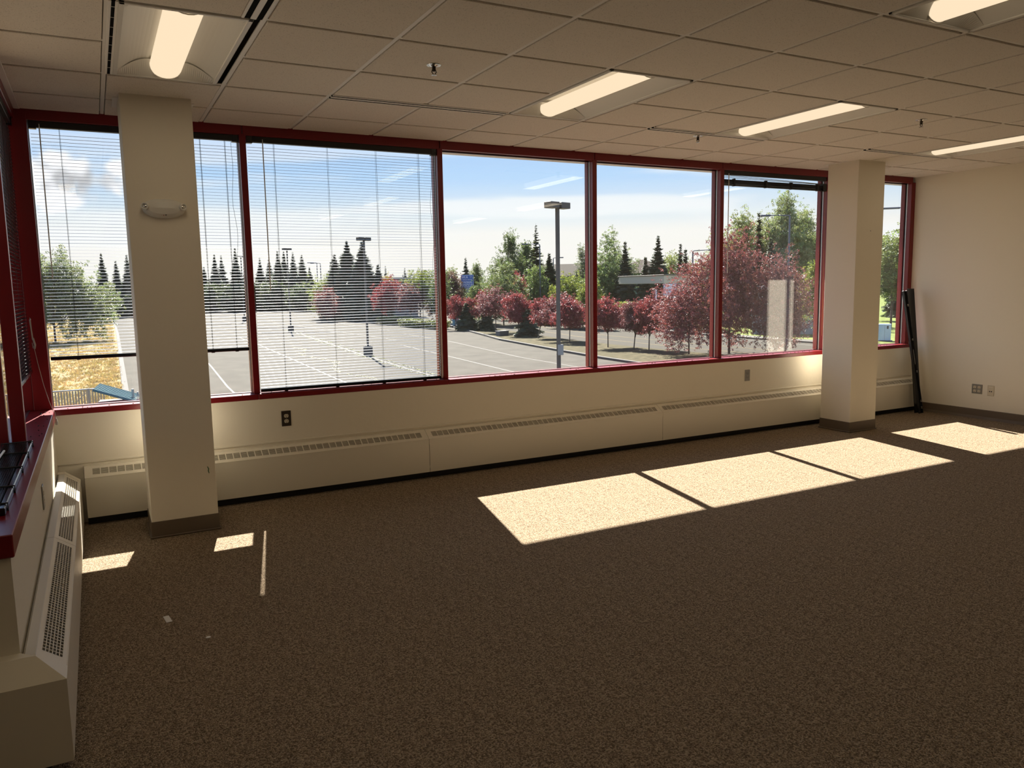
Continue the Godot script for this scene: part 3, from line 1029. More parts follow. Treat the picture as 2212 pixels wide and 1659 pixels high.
func wall_plates() -> void:
	var o := thing("power_outlet", "dark bronze duplex outlet plate under the wide blind", "outlet", V(1.206, 0.582, -5.89))
	part(o, "plate", cb(V(-0.035, -0.058, 0), V(0.035, 0.058, 0.005), 0.002), M.bronze)
	receptacle(o, 0, 0.02, M.ivory)
	receptacle(o, 0, -0.02, M.ivory)
	part(o, "screw", cb(V(-0.003, -0.003, 0.005), V(0.003, 0.003, 0.0065), 0.001), M.chrome)
	o = thing("power_outlet", "grey metal duplex outlet plate below the red sill near the column", "outlet", V(5.868, 0.585, -5.89))
	part(o, "plate", cb(V(-0.035, -0.058, 0), V(0.035, 0.058, 0.005), 0.002), M.plate_grey)
	receptacle(o, 0, 0.02, M.plate_grey)
	receptacle(o, 0, -0.02, M.plate_grey)
	o = thing("power_outlet", "grey metal four-socket outlet plate on the side wall", "outlet", V(RX, 0.326, -5.095), "", -PI / 2)
	part(o, "plate", cb(V(-0.058, -0.052, 0), V(0.058, 0.052, 0.005), 0.002), M.plate_grey)
	for x in [-0.024, 0.024]:
		for y in [-0.021, 0.021]:
			receptacle(o, x, y, M.ivory)
	o = thing("data_plate", "ivory data jack plate beside the four-socket outlet", "wall plate", V(RX, 0.322, -4.945), "", -PI / 2)
	part(o, "plate", cb(V(-0.036, -0.057, 0), V(0.036, 0.057, 0.006), 0.003), M.ivory)
	part(o, "jack", bx(V(-0.016, -0.014, 0.0055), V(-0.004, -0.002, 0.0068)), M.black)
	part(o, "jack", bx(V(0.004, -0.014, 0.0055), V(0.016, -0.002, 0.0068)), M.black)
	part(o, "label_slot", bx(V(-0.02, 0.036, 0.0055), V(0.02, 0.041, 0.0066)), M.steel)
	o = thing("blank_plate", "steel wall plate on the left knee wall", "wall plate", V(LX, 0.55, -4.38), "", PI / 2)
	part(o, "plate", cb(V(-0.036, -0.058, 0), V(0.036, 0.058, 0.007), 0.002), M.plate_grey)
	receptacle(o, 0, 0.02, M.ivory)
	receptacle(o, 0, -0.02, M.ivory)
	# emergency light on the left column
	o = thing("emergency_light", "oval white emergency light with two lamp heads on the column", "emergency light", V(0.415, 2.04, -5.2555))
	var g := Geo.new()
	# a shallow oval shell
	var rings := []
	for k in 7:
		var t := k / 6.0
		var s := sqrt(1.0 - pow(t, 2.4))
		var r := []
		for i in 40:
			var a := TAU * i / 40
			r.append(V(signf(cos(a)) * pow(absf(cos(a)), 0.8) * 0.12 * lerpf(0.35, 1.0, s), sin(a) * 0.058 * lerpf(0.05, 1.0, s), t * 0.05))
		rings.append(r)
	for k in 6:
		for i in 40:
			var j := (i + 1) % 40
			g.quad(rings[k][i], rings[k][j], rings[k + 1][j], rings[k + 1][i])
	for i in 38:
		g.tri(rings[6][0], rings[6][i + 1], rings[6][i + 2])
	part(o, "shell", g, M.white_paint)
	part(o, "back_plate", cb(V(-0.085, -0.036, 0), V(0.085, 0.034, 0.012), 0.004), M.white_paint)
	for s in [-1.0, 1.0]:
		g = Geo.new()
		var t := Transform3D(Basis(V(1, 0, 0), PI / 2) * Basis(V(0, 0, 1), -s * 0.5), V(s * 0.098, 0.008, 0.030))
		g.lathe(t, [Vector2(0.0, 0.0), Vector2(0.021, 0.0), Vector2(0.022, 0.022), Vector2(0.017, 0.024), Vector2(0.012, 0.018), Vector2(0.0, 0.016)], 20)
		var hd := part(o, "lamp_head", g, M.white_paint)
		g = Geo.new()
		g.lathe(t, [Vector2(0.011, 0.0175), Vector2(0.006, 0.021), Vector2(0.0, 0.022)], 14)
		part(hd, "bulb_lens", g, M.chrome)
	part(o, "test_button", cb(V(0.004, -0.044, 0.03), V(0.010, -0.038, 0.043), 0.001), M.gasket)
	part(o, "status_lamp", cb(V(-0.008, -0.045, 0.03), V(-0.003, -0.040, 0.041), 0.001), mat(0.3, 0.05, 0.03))


func odds() -> void:
	# black rails propped in the far corner
	var o := thing("leaning_rail", "long black metal rail with screws leaning in the corner", "rail", V(8.300, 0, -5.605))
	var a := V(0, 0.005, 0)
	var b := V(-0.062, 1.405, -0.235)
	var d := (b - a).normalized()
	var x := d.cross(V(0, 0, 1)).normalized()
	var bas := Basis(x, d, x.cross(d))
	var len := (b - a).length()
	var g := Geo.new()
	var t := Transform3D(bas, a)
	g.cbox(V(-0.030, 0, -0.012), V(0.030, len, -0.006), 0.001, t)
	g.cbox(V(-0.030, 0, -0.012), V(-0.026, len, 0.014), 0.001, t)
	g.cbox(V(0.022, 0, -0.012), V(0.026, len, 0.014), 0.001, t)
	part(o, "channel", g, M.black)
	for k in 5:
		var y: float = len * [0.045, 0.10, 0.34, 0.60, 0.88][k]
		g = Geo.new()
		g.cbox(V(-0.020, y - 0.012, 0.010), V(0.016, y + 0.012, 0.020), 0.003, t)
		var c := part(o, "clip", g, M.gloss_black)
		g = Geo.new()
		g.cbox(V(-0.009, y + 0.003, 0.020), V(0.003, y + 0.012, 0.0245), 0.001, t)
		g.cbox(V(-0.009, y - 0.012, 0.020), V(0.003, y - 0.003, 0.0245), 0.001, t)
		part(c, "screw", g, M.chrome)
	g = Geo.new()
	g.cbox(V(-0.004, len * 0.40, 0.008), V(0.004, len * 0.52, 0.014), 0.001, t)
	part(o, "slot_strip", g, M.plate_grey)
	o = thing("leaning_valance", "curved glossy black metal strip leaning in the corner behind the rail", "strip", V(8.345, 0, -5.655))
	a = V(-0.03, 0.0, 0)
	b = V(0.028, 1.43, -0.205)
	d = (b - a).normalized()
	x = d.cross(V(0, 0, 1)).normalized()
	bas = Basis(x, d, x.cross(d))
	g = Geo.new()
	len = (b - a).length()
	var poly := PackedVector2Array()
	for k in 9:
		var u := -1.0 + 2.0 * k / 8
		poly.append(Vector2(u * 0.062, -0.014 * (1.0 - u * u)))
	for k in 9:
		var u := 1.0 - 2.0 * k / 8
		poly.append(Vector2(u * 0.062, -0.014 * (1.0 - u * u) + 0.003))
	g.prism(poly, a, bas.x, bas.z, d * len)
	part(o, "strip", g, M.gloss_black)
	# litter on the carpet
	o = thing("paper_scrap", "small white rectangular scrap of paper on the carpet", "paper", V(0.196, 0.0, -3.883))
	g = Geo.new()
	g.cbox(V(-0.013, 0.001, -0.041), V(0.013, 0.0028, 0.041), 0.0006, Transform3D(Basis(V(0, 1, 0), 0.12), Vector3.ZERO))
	part(o, "sheet", g, M.paper)
	o = thing("paper_dot", "tiny white paper disc on the carpet", "paper", V(0.34, 0, -3.579))
	g = Geo.new()
	g.lathe(Transform3D(), [Vector2(0, 0.0005), Vector2(0.0105, 0.0005), Vector2(0.0105, 0.0025), Vector2(0, 0.003)], 18)
	part(o, "disc", g, M.paper)


# ---------------------------------------------------------------- the view outside

func flat_poly(pts: Array, y0: float, y1: float) -> Geo:
	var p := PackedVector2Array()
	for q in pts: p.append(Vector2(q[0], q[1]))
	var g := Geo.new()
	g.prism(p, V(0, y0, 0), V(1, 0, 0), V(0, 0, 1), V(0, y1 - y0, 0))
	return g


func ribbon(pts: Array, wide: float, y0: float, y1: float) -> Geo:
	var g := Geo.new()
	for i in pts.size() - 1:
		var a := V(pts[i][0], 0, pts[i][1])
		var b := V(pts[i + 1][0], 0, pts[i + 1][1])
		var d := (b - a).normalized()
		g.obox(Transform3D(Basis(d.cross(V(0, -1, 0)), V(0, 1, 0), d), (a + b) / 2 + V(0, (y0 + y1) / 2, 0)), V(wide, y1 - y0, (b - a).length()))
	return g


func shifted(pts: Array, dx: float) -> Array:
	return pts.map(func(p): return [p[0] + dx, p[1]])


func leaf_mesh(seed_: int, leaves: int, size: float) -> ArrayMesh:
	var r := RandomNumberGenerator.new()
	r.seed = seed_
	var g := Geo.new()
	for k in leaves:
		var d := V(r.randf_range(-1, 1), r.randf_range(-1, 1), r.randf_range(-1, 1))
		var b := Basis.from_euler(V(r.randf() * TAU, r.randf() * TAU, r.randf() * TAU))
		var p := d * 0.75
		var l: Vector3 = b.x * size
		var w: Vector3 = b.y * size * 0.42
		var c: Vector3 = b.z * size * 0.12
		g.tri(p - l, p - w + c, p + l)
		g.tri(p - l, p + l, p + w + c)
	return g.mesh(M.leaf)


func bough_mesh(seed_: int) -> ArrayMesh:
	# a flat drooping spray of needles, one unit long
	var r := RandomNumberGenerator.new()
	r.seed = seed_
	var g := Geo.new()
	var up := V(0, 1, 0)
	for k in 11:
		var t := 0.10 + 0.9 * k / 10.0
		var p := V(t, -0.10 * t * t + 0.03 * sin(t * 6.0), 0)
		for s in [-1.0, 1.0]:
			var l := (0.44 * (1.0 - t) + 0.12) * r.randf_range(0.8, 1.2)
			var tip := p + V(l * 0.75, -0.07 * l - 0.05, s * l)
			var w := V(0.075, 0.0, -0.03 * s)
			g.tri(p - w, tip, p + w)
			g.tri(p + V(0.0, 0.04, 0) - w * 0.6, tip - V(0.0, 0.10, 0), p + V(0, -0.24 * (1.0 - t * 0.6), 0) + w)
			g.tri(p + V(0, 0.10 * (1.0 - t), 0), tip + V(0, 0.02, 0), p + V(0.06, -0.06, s * 0.05))
	g.tri(V(0, 0.03, 0), V(1.05, -0.08, 0.0), V(0, -0.04, 0.03))
	g.tri(V(0.2, 0.0, -0.08), V(1.12, -0.09, 0), V(0.2, 0.0, 0.08))
	g.tri(V(0.1, -0.02, 0), V(0.8, -0.06, 0), V(0.5, -0.22, 0))
	return g.mesh(M.leaf)


func scatter(parent: Node, called: String, mesh: Mesh, list: Array, label := "") -> void:
	var mm := MultiMesh.new()
	mm.transform_format = MultiMesh.TRANSFORM_3D
	mm.use_colors = true
	mm.mesh = mesh
	mm.instance_count = list.size()
	for i in list.size():
		mm.set_instance_transform(i, list[i][0])
		mm.set_instance_color(i, list[i][1])
	var o := MultiMeshInstance3D.new()
	o.name = called
	o.multimesh = mm
	parent.add_child(o, true)
	tag(o, label, "", "", "stuff")


func vary(c: Color, r: RandomNumberGenerator, k: float) -> Color:
	var s := r.randf_range(1.0 - k, 1.0 + k)
	return Color(c.r * s * r.randf_range(0.9, 1.1), c.g * s * r.randf_range(0.92, 1.08), c.b * s)


func spruce(label: String, group: String, x: float, z: float, h: float, rad: float, seed_: int, col := Color(0.030, 0.052, 0.026), bare := 0.05, sparse := 1.0) -> void:
	var r := RandomNumberGenerator.new()
	r.seed = seed_
	var o := thing("spruce_tree", label, "tree", V(x, GY, z), group)
	var g := Geo.new()
	g.tube([V(0, 0, 0), V(0, h * 0.5, 0), V(0, h, 0)], [h * 0.016, h * 0.009, 0.01], 6)
	part(o, "trunk", g, M.bark)
	var list := []
	var n := int(clampf(h * 5.2 * sparse, 16, 70))
	for k in n:
		var t := (k + r.randf_range(-0.3, 0.3)) / n
		var y := h * (bare + (0.985 - bare) * t)
		var w := (rad * pow(1.0 - t, 1.08) + 0.18) * r.randf_range(0.8, 1.2)
		var m := int((11 if t < 0.6 else 8) * sparse) + 1
		for i in m:
			var a := TAU * (i + r.randf()) / m
			var tilt := lerpf(-0.30, 0.42, t) + r.randf_range(-0.14, 0.14)
			var s := maxf(w * r.randf_range(0.75, 1.15), 0.26)
			var b := Basis(V(0, 1, 0), a) * Basis(V(0, 0, 1), tilt)
			list.append([Transform3D(b.scaled(V(s, s, s)), V(0, minf(y + r.randf_range(-0.6, 0.6) * h / n, h * 0.985), 0)), vary(col, r, 0.35)])
	scatter(o, "needles", bough[seed_ % 2], list)


# lobes: [dx, y, dz, rx, ry] as shares of the radius and the height
const ROUND := [[0, 0.62, 0, 1.0, 0.36], [-0.4, 0.48, 0.2, 0.7, 0.26], [0.45, 0.5, -0.2, 0.65, 0.26], [0.1, 0.8, 0.1, 0.6, 0.2]]
const POPLAR := [[0, 0.78, 0, 0.42, 0.24], [-0.42, 0.62, 0.1, 0.40, 0.24], [0.40, 0.64, -0.1, 0.40, 0.26], [0.05, 0.48, 0.2, 0.9, 0.28], [-0.15, 0.86, 0.1, 0.26, 0.14], [0.62, 0.5, 0.2, 0.36, 0.2], [-0.65, 0.45, -0.1, 0.36, 0.2]]
const WEEPING := [[0, 0.55, 0, 0.85, 0.42], [-0.3, 0.35, 0.1, 0.8, 0.30], [0.35, 0.38, 0, 0.75, 0.30], [0, 0.84, 0, 0.4, 0.16]]
const LOLLIPOP := [[0, 0.66, 0, 0.62, 0.30], [-0.45, 0.52, 0.2, 0.5, 0.17], [0.5, 0.54, -0.1, 0.5, 0.18], [0.1, 0.86, 0.1, 0.34, 0.15], [-0.35, 0.74, -0.2, 0.4, 0.16], [0.42, 0.70, 0.2, 0.4, 0.16], [0.0, 0.42, 0.1, 0.6, 0.11]]
const BUSH := [[0, 0.5, 0, 0.9, 0.48], [-0.55, 0.36, 0.2, 0.6, 0.36], [0.55, 0.4, -0.2, 0.6, 0.38], [0.15, 0.72, 0.1, 0.55, 0.27], [-0.3, 0.66, -0.2, 0.5, 0.25]]


func broadleaf(called: String, label: String, group: String, x: float, z: float, h: float, rad: float, lobes: Array, col: Color, count: int, leaf: float, seed_: int, lean := 0.0) -> void:
	var r := RandomNumberGenerator.new()
	r.seed = seed_
	var o := thing(called, label, "tree" if called.ends_with("tree") else "shrub", V(x, GY, z), group)
	var list := []
	var vol := 0.0
	lobes = lobes.map(func(l): return [l[0] + r.randf_range(-0.22, 0.22), l[1] + r.randf_range(-0.05, 0.05), l[2] + r.randf_range(-0.2, 0.2), l[3] * r.randf_range(0.8, 1.15), l[4] * r.randf_range(0.85, 1.15)])
	for l in lobes: vol += l[3] * l[3] * l[4]
	var g := Geo.new()
	var fork: float = h * (0.30 if called == "red_leaved_tree" else 0.2)
	g.tube([V(0, 0, 0), V(lean * fork * 0.5, fork * 0.5, 0), V(lean * fork, fork, 0), V(lean * h * 0.6, h * 0.7, 0)], [maxf(h * 0.011, 0.05), maxf(h * 0.010, 0.045), maxf(h * 0.009, 0.04), 0.02], 7)
	part(o, "trunk", g, M.bark)
	for l in lobes:
		var c := V(l[0] * rad + lean * l[1] * h, l[1] * h, l[2] * rad)
		g = Geo.new()
		g.tube([V(lean * fork, fork * r.randf_range(0.8, 1.1), 0), (V(lean * fork, fork, 0) + c) / 2 + V(0, 0.06 * h, 0), c + V(0, l[4] * h * 0.5, 0)], [maxf(h * 0.006, 0.03), maxf(h * 0.004, 0.02), 0.01], 5)
		part(o, "branch", g, M.bark)
		var n := int(count * l[3] * l[3] * l[4] / vol)
		for k in n:
			var d := V(r.randfn(), r.randfn(), r.randfn()).normalized() * pow(r.randf(), 0.42)
			# break the lobe into tufts
			var tuft := 0.84 + 0.34 * sin(d.x * 9.0 + l[0] * 20.0) * sin(d.y * 8.0 + l[1] * 9.0) + 0.12 * sin(d.z * 11.0)
			d *= tuft
			var p := c + V(d.x * l[3] * rad, d.y * l[4] * h, d.z * l[3] * rad)
			if p.y < 0.05 * h: continue
			var s := leaf * r.randf_range(0.65, 1.3)
			list.append([Transform3D(Basis.from_euler(V(r.randf() * TAU, r.randf() * TAU, 0)).scaled(V(s, s, s)), p), vary(col, r, 0.4)])
	scatter(o, "leaves", leafy[seed_ % 3], list)


var bough := []
var leafy := []


func lamp_post(label: String, group: String, x: float, z: float, h: float, turn: float) -> void:
	var o := thing("lamp_post", label, "street lamp", V(x, GY, z), group, turn)
	var g := Geo.new()
	g.lathe(Transform3D(), [Vector2(0.36, 0), Vector2(0.36, 0.72), Vector2(0.33, 0.76), Vector2(0, 0.76)], 20)
	part(o, "concrete_base", g, M.concrete)
	part(o, "pole", cb(V(-0.065, 0.76, -0.065), V(0.065, h - 0.1, 0.065), 0.008), M.pole)
	part(o, "base_plate", cb(V(-0.16, 0.76, -0.16), V(0.16, 0.80, 0.16), 0.008), M.pole)
	for s in [-1.0, 1.0]:
		var hd := part(o, "lamp_head", cb(V(minf(s * 0.06, s * 0.56), h - 0.24, -0.2), V(maxf(s * 0.06, s * 0.56), h, 0.2), 0.012), M.pole)
		part(hd, "lens", bx(V(minf(s * 0.12, s * 0.52), h - 0.246, -0.16), V(maxf(s * 0.12, s * 0.52), h - 0.241, 0.16)), M.pale)
	if label.contains("box"):
		part(o, "junction_box", cb(V(-0.13, 2.35, 0.066), V(0.13, 2.78, 0.16), 0.01), M.galv)


func street_light(label: String, group: String, x: float, z: float, h: float, arm: float, turn: float) -> void:
	var o := thing("street_light", label, "street lamp", V(x, GY, z), group, turn)
	var g := Geo.new()
	g.tube([V(0, 0, 0), V(0, h - 0.12, 0)], [0.11, 0.075], 8)
	part(o, "pole", g, M.pole_blue)
	g = Geo.new()
	g.tube([V(0, h - 0.12, 0), V(arm * 0.1, h - 0.05, 0), V(arm, h, 0)], [0.06, 0.05, 0.045], 6)
	part(o, "arm", g, M.pole_blue)
	part(o, "lamp_head", cb(V(minf(arm, arm * 1.55), h - 0.09, -0.16), V(maxf(arm, arm * 1.55), h + 0.06, 0.16), 0.03), M.pole_blue)


func car(label: String, x: float, z: float, turn: float, paint: Material) -> void:
	var o := thing("car", label, "car", V(x, GY, z), "cars beyond the road", turn)
	var g := Geo.new()
	g.prism(PackedVector2Array([Vector2(-2.2, 0.3), Vector2(2.2, 0.3), Vector2(2.25, 0.7), Vector2(2.1, 0.85), Vector2(1.0, 0.98), Vector2(0.35, 1.45), Vector2(-1.5, 1.5), Vector2(-2.1, 1.0), Vector2(-2.25, 0.8)]), V(0, 0, -0.88), V(1, 0, 0), V(0, 1, 0), V(0, 0, 1.76))
	part(o, "body", g, paint)
	g = Geo.new()
	g.prism(PackedVector2Array([Vector2(0.85, 1.0), Vector2(0.32, 1.38), Vector2(-1.42, 1.42), Vector2(-1.85, 1.02)]), V(0, 0, -0.89), V(1, 0, 0), V(0, 1, 0), V(0, 0, 1.78))
	part(o, "side_windows", g, M.window)
	for wx in [-1.35, 1.4]:
		for s in [-1.0, 1.0]:
			g = Geo.new()
			g.lathe(Transform3D(Basis(V(1, 0, 0), PI / 2), V(wx, 0.32, s * 0.8)), [Vector2(0, -0.11), Vector2(0.32, -0.11), Vector2(0.32, 0.11), Vector2(0, 0.11)], 16)
			part(o, "wheel", g, M.black)


func lettering(parent: Node, text: String, size: float, at: Vector3, m: Material, bold := true) -> void:
	var t := TextMesh.new()
	var f := SystemFont.new()
	f.font_names = PackedStringArray(["Droid Sans"])
	f.font_weight = 700 if bold else 400
	t.font = f
	t.text = text
	t.font_size = 64
	t.pixel_size = size / 64.0
	t.depth = 0.02
	t.material = m
	put(parent, "lettering", t, at)


func hedge(label: String, a: Vector3, b: Vector3, wide: float, h: float, col: Color, seed_: int, n: int) -> void:
	var r := RandomNumberGenerator.new()
	r.seed = seed_
	var d := (b - a)
	var o := thing("hedge", label, "hedge", a + d / 2)
	var list := []
	for k in n:
		var t := r.randf_range(-0.5, 0.5)
		var y := pow(r.randf(), 0.6) * h
		var w := r.randf_range(-0.5, 0.5) * wide
		var side := d.normalized().cross(V(0, 1, 0))
		list.append([Transform3D(Basis.from_euler(V(r.randf() * TAU, r.randf() * TAU, 0)).scaled(Vector3.ONE * 0.3), d * t + side * w + V(0, y, 0)), vary(col, r, 0.35)])
	scatter(o, "leaves", leafy[seed_ % 3], list)
	var g := Geo.new()
	var u := d.normalized()
	for k in 9:
		var p := d * (-0.45 + 0.9 * k / 8.0)
		g.tube([p, p + V(0, h * 0.8, 0) + u * 0.1], [0.04, 0.02], 5)
	part(o, "stems", g, M.bark)


func ground() -> void:
	M.asphalt = mat(1, 1, 1, 0.95, 0, 0.3)
	tri_map(M.asphalt, noise_tex(17, 0.012, Color(0.04263, 0.03844, 0.02867).linear_to_srgb(), Color(0.0713, 0.06479, 0.05038).linear_to_srgb(), 512, 6), 1.0 / 14.0)
	M.asphalt.albedo_color = Color.WHITE
	M.straw = mat(1, 1, 1, 0.95, 0, 0.2)
	M.straw.albedo_color = Color.WHITE
	tri_map(M.straw, noise_tex(23, 0.02, Color(0.186, 0.1364, 0.0651).linear_to_srgb(), Color(0.403, 0.31, 0.1705).linear_to_srgb(), 512, 6), 1.0 / 9.0)
	M.verge = mat(1, 1, 1, 0.95, 0, 0.2)
	M.verge.albedo_color = Color.WHITE
	tri_map(M.verge, noise_tex(29, 0.03, Color(0.0341, 0.03255, 0.0155).linear_to_srgb(), Color(0.1162, 0.0961, 0.05425).linear_to_srgb(), 256, 5), 1.0 / 6.0)
	M.lawn = mat(1, 1, 1, 0.95, 0, 0.2)
	M.lawn.albedo_color = Color.WHITE
	tri_map(M.lawn, noise_tex(31, 0.03, Color(0.093, 0.1209, 0.031).linear_to_srgb(), Color(0.2015, 0.2325, 0.06975).linear_to_srgb(), 256, 5), 1.0 / 8.0)
	M.concrete = mat(0.06975, 0.0651, 0.0558, 0.9)
	M.pavement = mat(0.08525, 0.07905, 0.06665, 0.9)
	M.line = mat(0.1473, 0.1411, 0.124, 0.9)
	M.yellow = mat(0.1318, 0.0899, 0.0217, 0.9)
	M.tar = mat(0.05425, 0.0527, 0.0558, 0.8)
	var lot := struct("ground", "wide worn grey asphalt parking lot below the windows")
	part(lot, "asphalt", bx(V(-300, GY - 0.4, -520), V(420, GY, -7.5)), M.asphalt)
	var lines := [[[14.1, -92], [13.7, -77.5], [12.8, -57.8], [12.2, -45.6], [11.8, -34]], [[7.6, -74], [6.9, -58.2], [6.1, -44.8], [5.7, -34]], [[30.9, -84], [30.1, -69.5], [27.3, -50.0], [26.6, -36]], [[24.6, -68], [23.4, -54.0], [22.3, -42.4], [21.8, -34]],
		[[25.6, -132], [26.1, -101.1], [26.6, -74.3]], [[32.6, -139.3], [32.7, -110.9], [31.9, -92]], [[19.6, -150], [20.2, -118]], [[14, -150], [14.4, -116]]]
	for l in lines: part(lot, "painted_line", ribbon(l, 0.11, GY, GY + 0.006), M.line)
	part(lot, "dark_strip", ribbon([[17.3, -98.9], [26.3, -94.0]], 0.42, GY, GY + 0.05), M.tar)  # low dark strips laid across the lot
	part(lot, "dark_strip", ribbon([[19.8, -112.6], [27.6, -107.4]], 0.42, GY, GY + 0.05), M.tar)
	part(lot, "dark_strip", ribbon([[19.3, -177.5], [29.0, -166.0]], 0.5, GY, GY + 0.05), M.tar)
	part(lot, "dark_strip", ribbon([[12.3, -133.0], [18.8, -129.6]], 0.4, GY, GY + 0.05), M.tar)
	var seam := [[22.2, -105.0], [20.2, -80.2], [18.6, -62.1], [17.7, -49.2], [17.2, -40.5], [16.8, -32]]
	part(lot, "joint_strip", ribbon(seam, 0.22, GY, GY + 0.012), M.pavement)
	var r := RandomNumberGenerator.new()
	r.seed = 71
	var list := []
	for i in seam.size() - 1:
		for k in 150:
			var p := V(seam[i][0], 0, seam[i][1]).lerp(V(seam[i + 1][0], 0, seam[i + 1][1]), r.randf())
			p += V(r.randfn(0, 0.07) + (0.36 if r.randf() < 0.5 else -0.36), GY + 0.04, 0)
			list.append([Transform3D(Basis(V(0, 1, 0), r.randf() * TAU).scaled(V(0.1, 0.06, 0.1) * r.randf_range(0.5, 1.3)), p), vary(Color(0.155, 0.1705, 0.06975), r, 0.4)])
	for k in 260:
		var t := r.randf()
		var p := V(lerpf(15.6, 13.0, t) + sin(t * 17.0) * 0.5 + r.randfn(0, 0.15), GY + 0.02, lerpf(-72, -36, t))
		list.append([Transform3D(Basis(V(0, 1, 0), r.randf() * TAU).scaled(V(0.12, 0.04, 0.12)), p), vary(Color(0.2325, 0.2247, 0.1162), r, 0.3)])
	scatter(lot, "weeds", leafy[0], list, "weeds growing in the joints of the asphalt")
	# dry field on the left with its kerb
	var f := struct("dry_field", "dry straw coloured grass field beside the parking lot")
	var edge := [[3.3, -190], [3.1, -174.0], [2.3, -110], [1.7, -77.4], [1.1, -44.9], [0.95, -30]]
	part(f, "turf", flat_poly([[-90, -190]] + edge + [[-90, -30]], GY - 0.1, GY + 0.06), M.straw)
	part(f, "kerb", ribbon(edge, 0.3, GY, GY + 0.14), M.concrete)
	list = []
	for k in 9000:
		var z := -32.0 - pow(r.randf(), 1.7) * 140.0
		var x := 1.1 - pow(r.randf(), 1.2) * (9.0 + absf(z) * 0.12) - 0.25 + (-z - 45) * 0.014
		var s := r.randf_range(0.10, 0.24)
		list.append([Transform3D(Basis(V(0, 1, 0), r.randf() * TAU).scaled(V(s, s * 0.8, s)), V(x, GY + 0.08, z)), vary(Color(0.403, 0.3023, 0.155) if r.randf() < 0.93 else Color(0.248, 0.2247, 0.093), r, 0.3)])
	scatter(f, "grass_tufts", M.tuft, list, "dry yellow grass")
	# verge between the lot and the road
	var kerb := [[52.0, -118], [41.3, -94.6], [36.8, -76], [34.5, -67.2], [32.4, -53.5], [31.3, -45.3], [30.9, -39.6], [30.7, -22]]
	var road_edge := [[39.6, -22], [39.2, -40], [38.8, -50], [39.1, -60], [39.8, -66], [42.9, -85], [45.6, -98], [52.6, -118.5]]
	f = struct("verge", "strip of dry grass between parking lot and road")
	part(f, "turf", flat_poly(kerb + road_edge, GY - 0.05, GY + 0.10), M.verge)
	part(f, "kerb", ribbon(kerb, 0.3, GY, GY + 0.16), M.concrete)
	f = struct("road", "sunlit grey road beyond the row of red trees")
	part(f, "carriageway", flat_poly([[39.6, -15], [39.2, -40], [38.8, -50], [39.1, -60], [39.8, -66], [42.9, -85], [45.6, -98], [52.6, -118.5], [80, -180], [96, -180], [66, -118], [57.5, -85], [53.5, -66], [52.5, -50], [52.8, -15]], GY - 0.05, GY + 0.012), mat(0.0527, 0.04805, 0.0372, 0.95, 0, 0.25))
	var mid := [[46.0, -20], [45.3, -50], [46.3, -66], [49.8, -85], [58, -116], [86, -178]]
	part(f, "centre_line", ribbon(shifted(mid, -0.2), 0.14, GY, GY + 0.02), M.yellow)
	part(f, "centre_line", ribbon(shifted(mid, -3.4), 0.14, GY, GY + 0.02), M.yellow)
	part(f, "edge_line", ribbon(shifted(mid, 5.6), 0.14, GY, GY + 0.02), M.line)
	part(f, "pavement", ribbon(shifted(mid, 8.4), 1.8, GY, GY + 0.14), M.pavement)
	f = struct("lawn", "grassy ground on the far side of the road")
	part(f, "turf", flat_poly([[55.5, -15], [55.2, -50], [56.3, -66], [60.0, -85], [69, -118], [98, -182], [300, -182], [300, -15]], GY - 0.05, GY + 0.05), M.lawn)
	f = struct("far_ground", "rough ground under the far trees")
	part(f, "turf", bx(V(-300, GY - 0.3, -500), V(400, GY + 0.03, -252)), M.verge)


func outside() -> void:
	M.leaf = mat(1, 1, 1, 0.45, 0, 0.5)
	M.leaf.albedo_color = Color.WHITE
	M.leaf.vertex_color_use_as_albedo = true
	M.leaf.backlight_enabled = true
	M.leaf.backlight = Color(0.9, 0.9, 0.75)
	M.bark = mat(0.075, 0.062, 0.05, 0.9)
	M.pole = mat(0.085, 0.075, 0.062, 0.6)
	M.pole_blue = mat(0.09, 0.10, 0.13, 0.5)
	M.galv = mat(0.28, 0.28, 0.27, 0.5)
	M.pale = mat(0.5, 0.5, 0.48, 0.4)
	M.window = mat(0.02, 0.022, 0.026, 0.1)
	leafy = [leaf_mesh(1, 10, 0.42), leaf_mesh(2, 10, 0.46), leaf_mesh(3, 11, 0.40)]
	bough = [bough_mesh(1), bough_mesh(2)]
	var g := Geo.new()
	var r := RandomNumberGenerator.new()
	r.seed = 2
	for k in 16:
		var a := r.randf() * TAU
		var p := V(r.randf_range(-1.2, 1.2), 0, r.randf_range(-1.2, 1.2))
		var tip := p + V(cos(a), r.randf_range(0.6, 1.3), sin(a)) * 0.9
		g.tri(p + V(0.1, 0, 0), tip, p - V(0.1, 0, 0))
		g.tri(p + V(0, 0, 0.1), tip, p - V(0, 0, 0.1))
	M.tuft = g.mesh(M.leaf)
	ground()
	trees()
	things_outside()


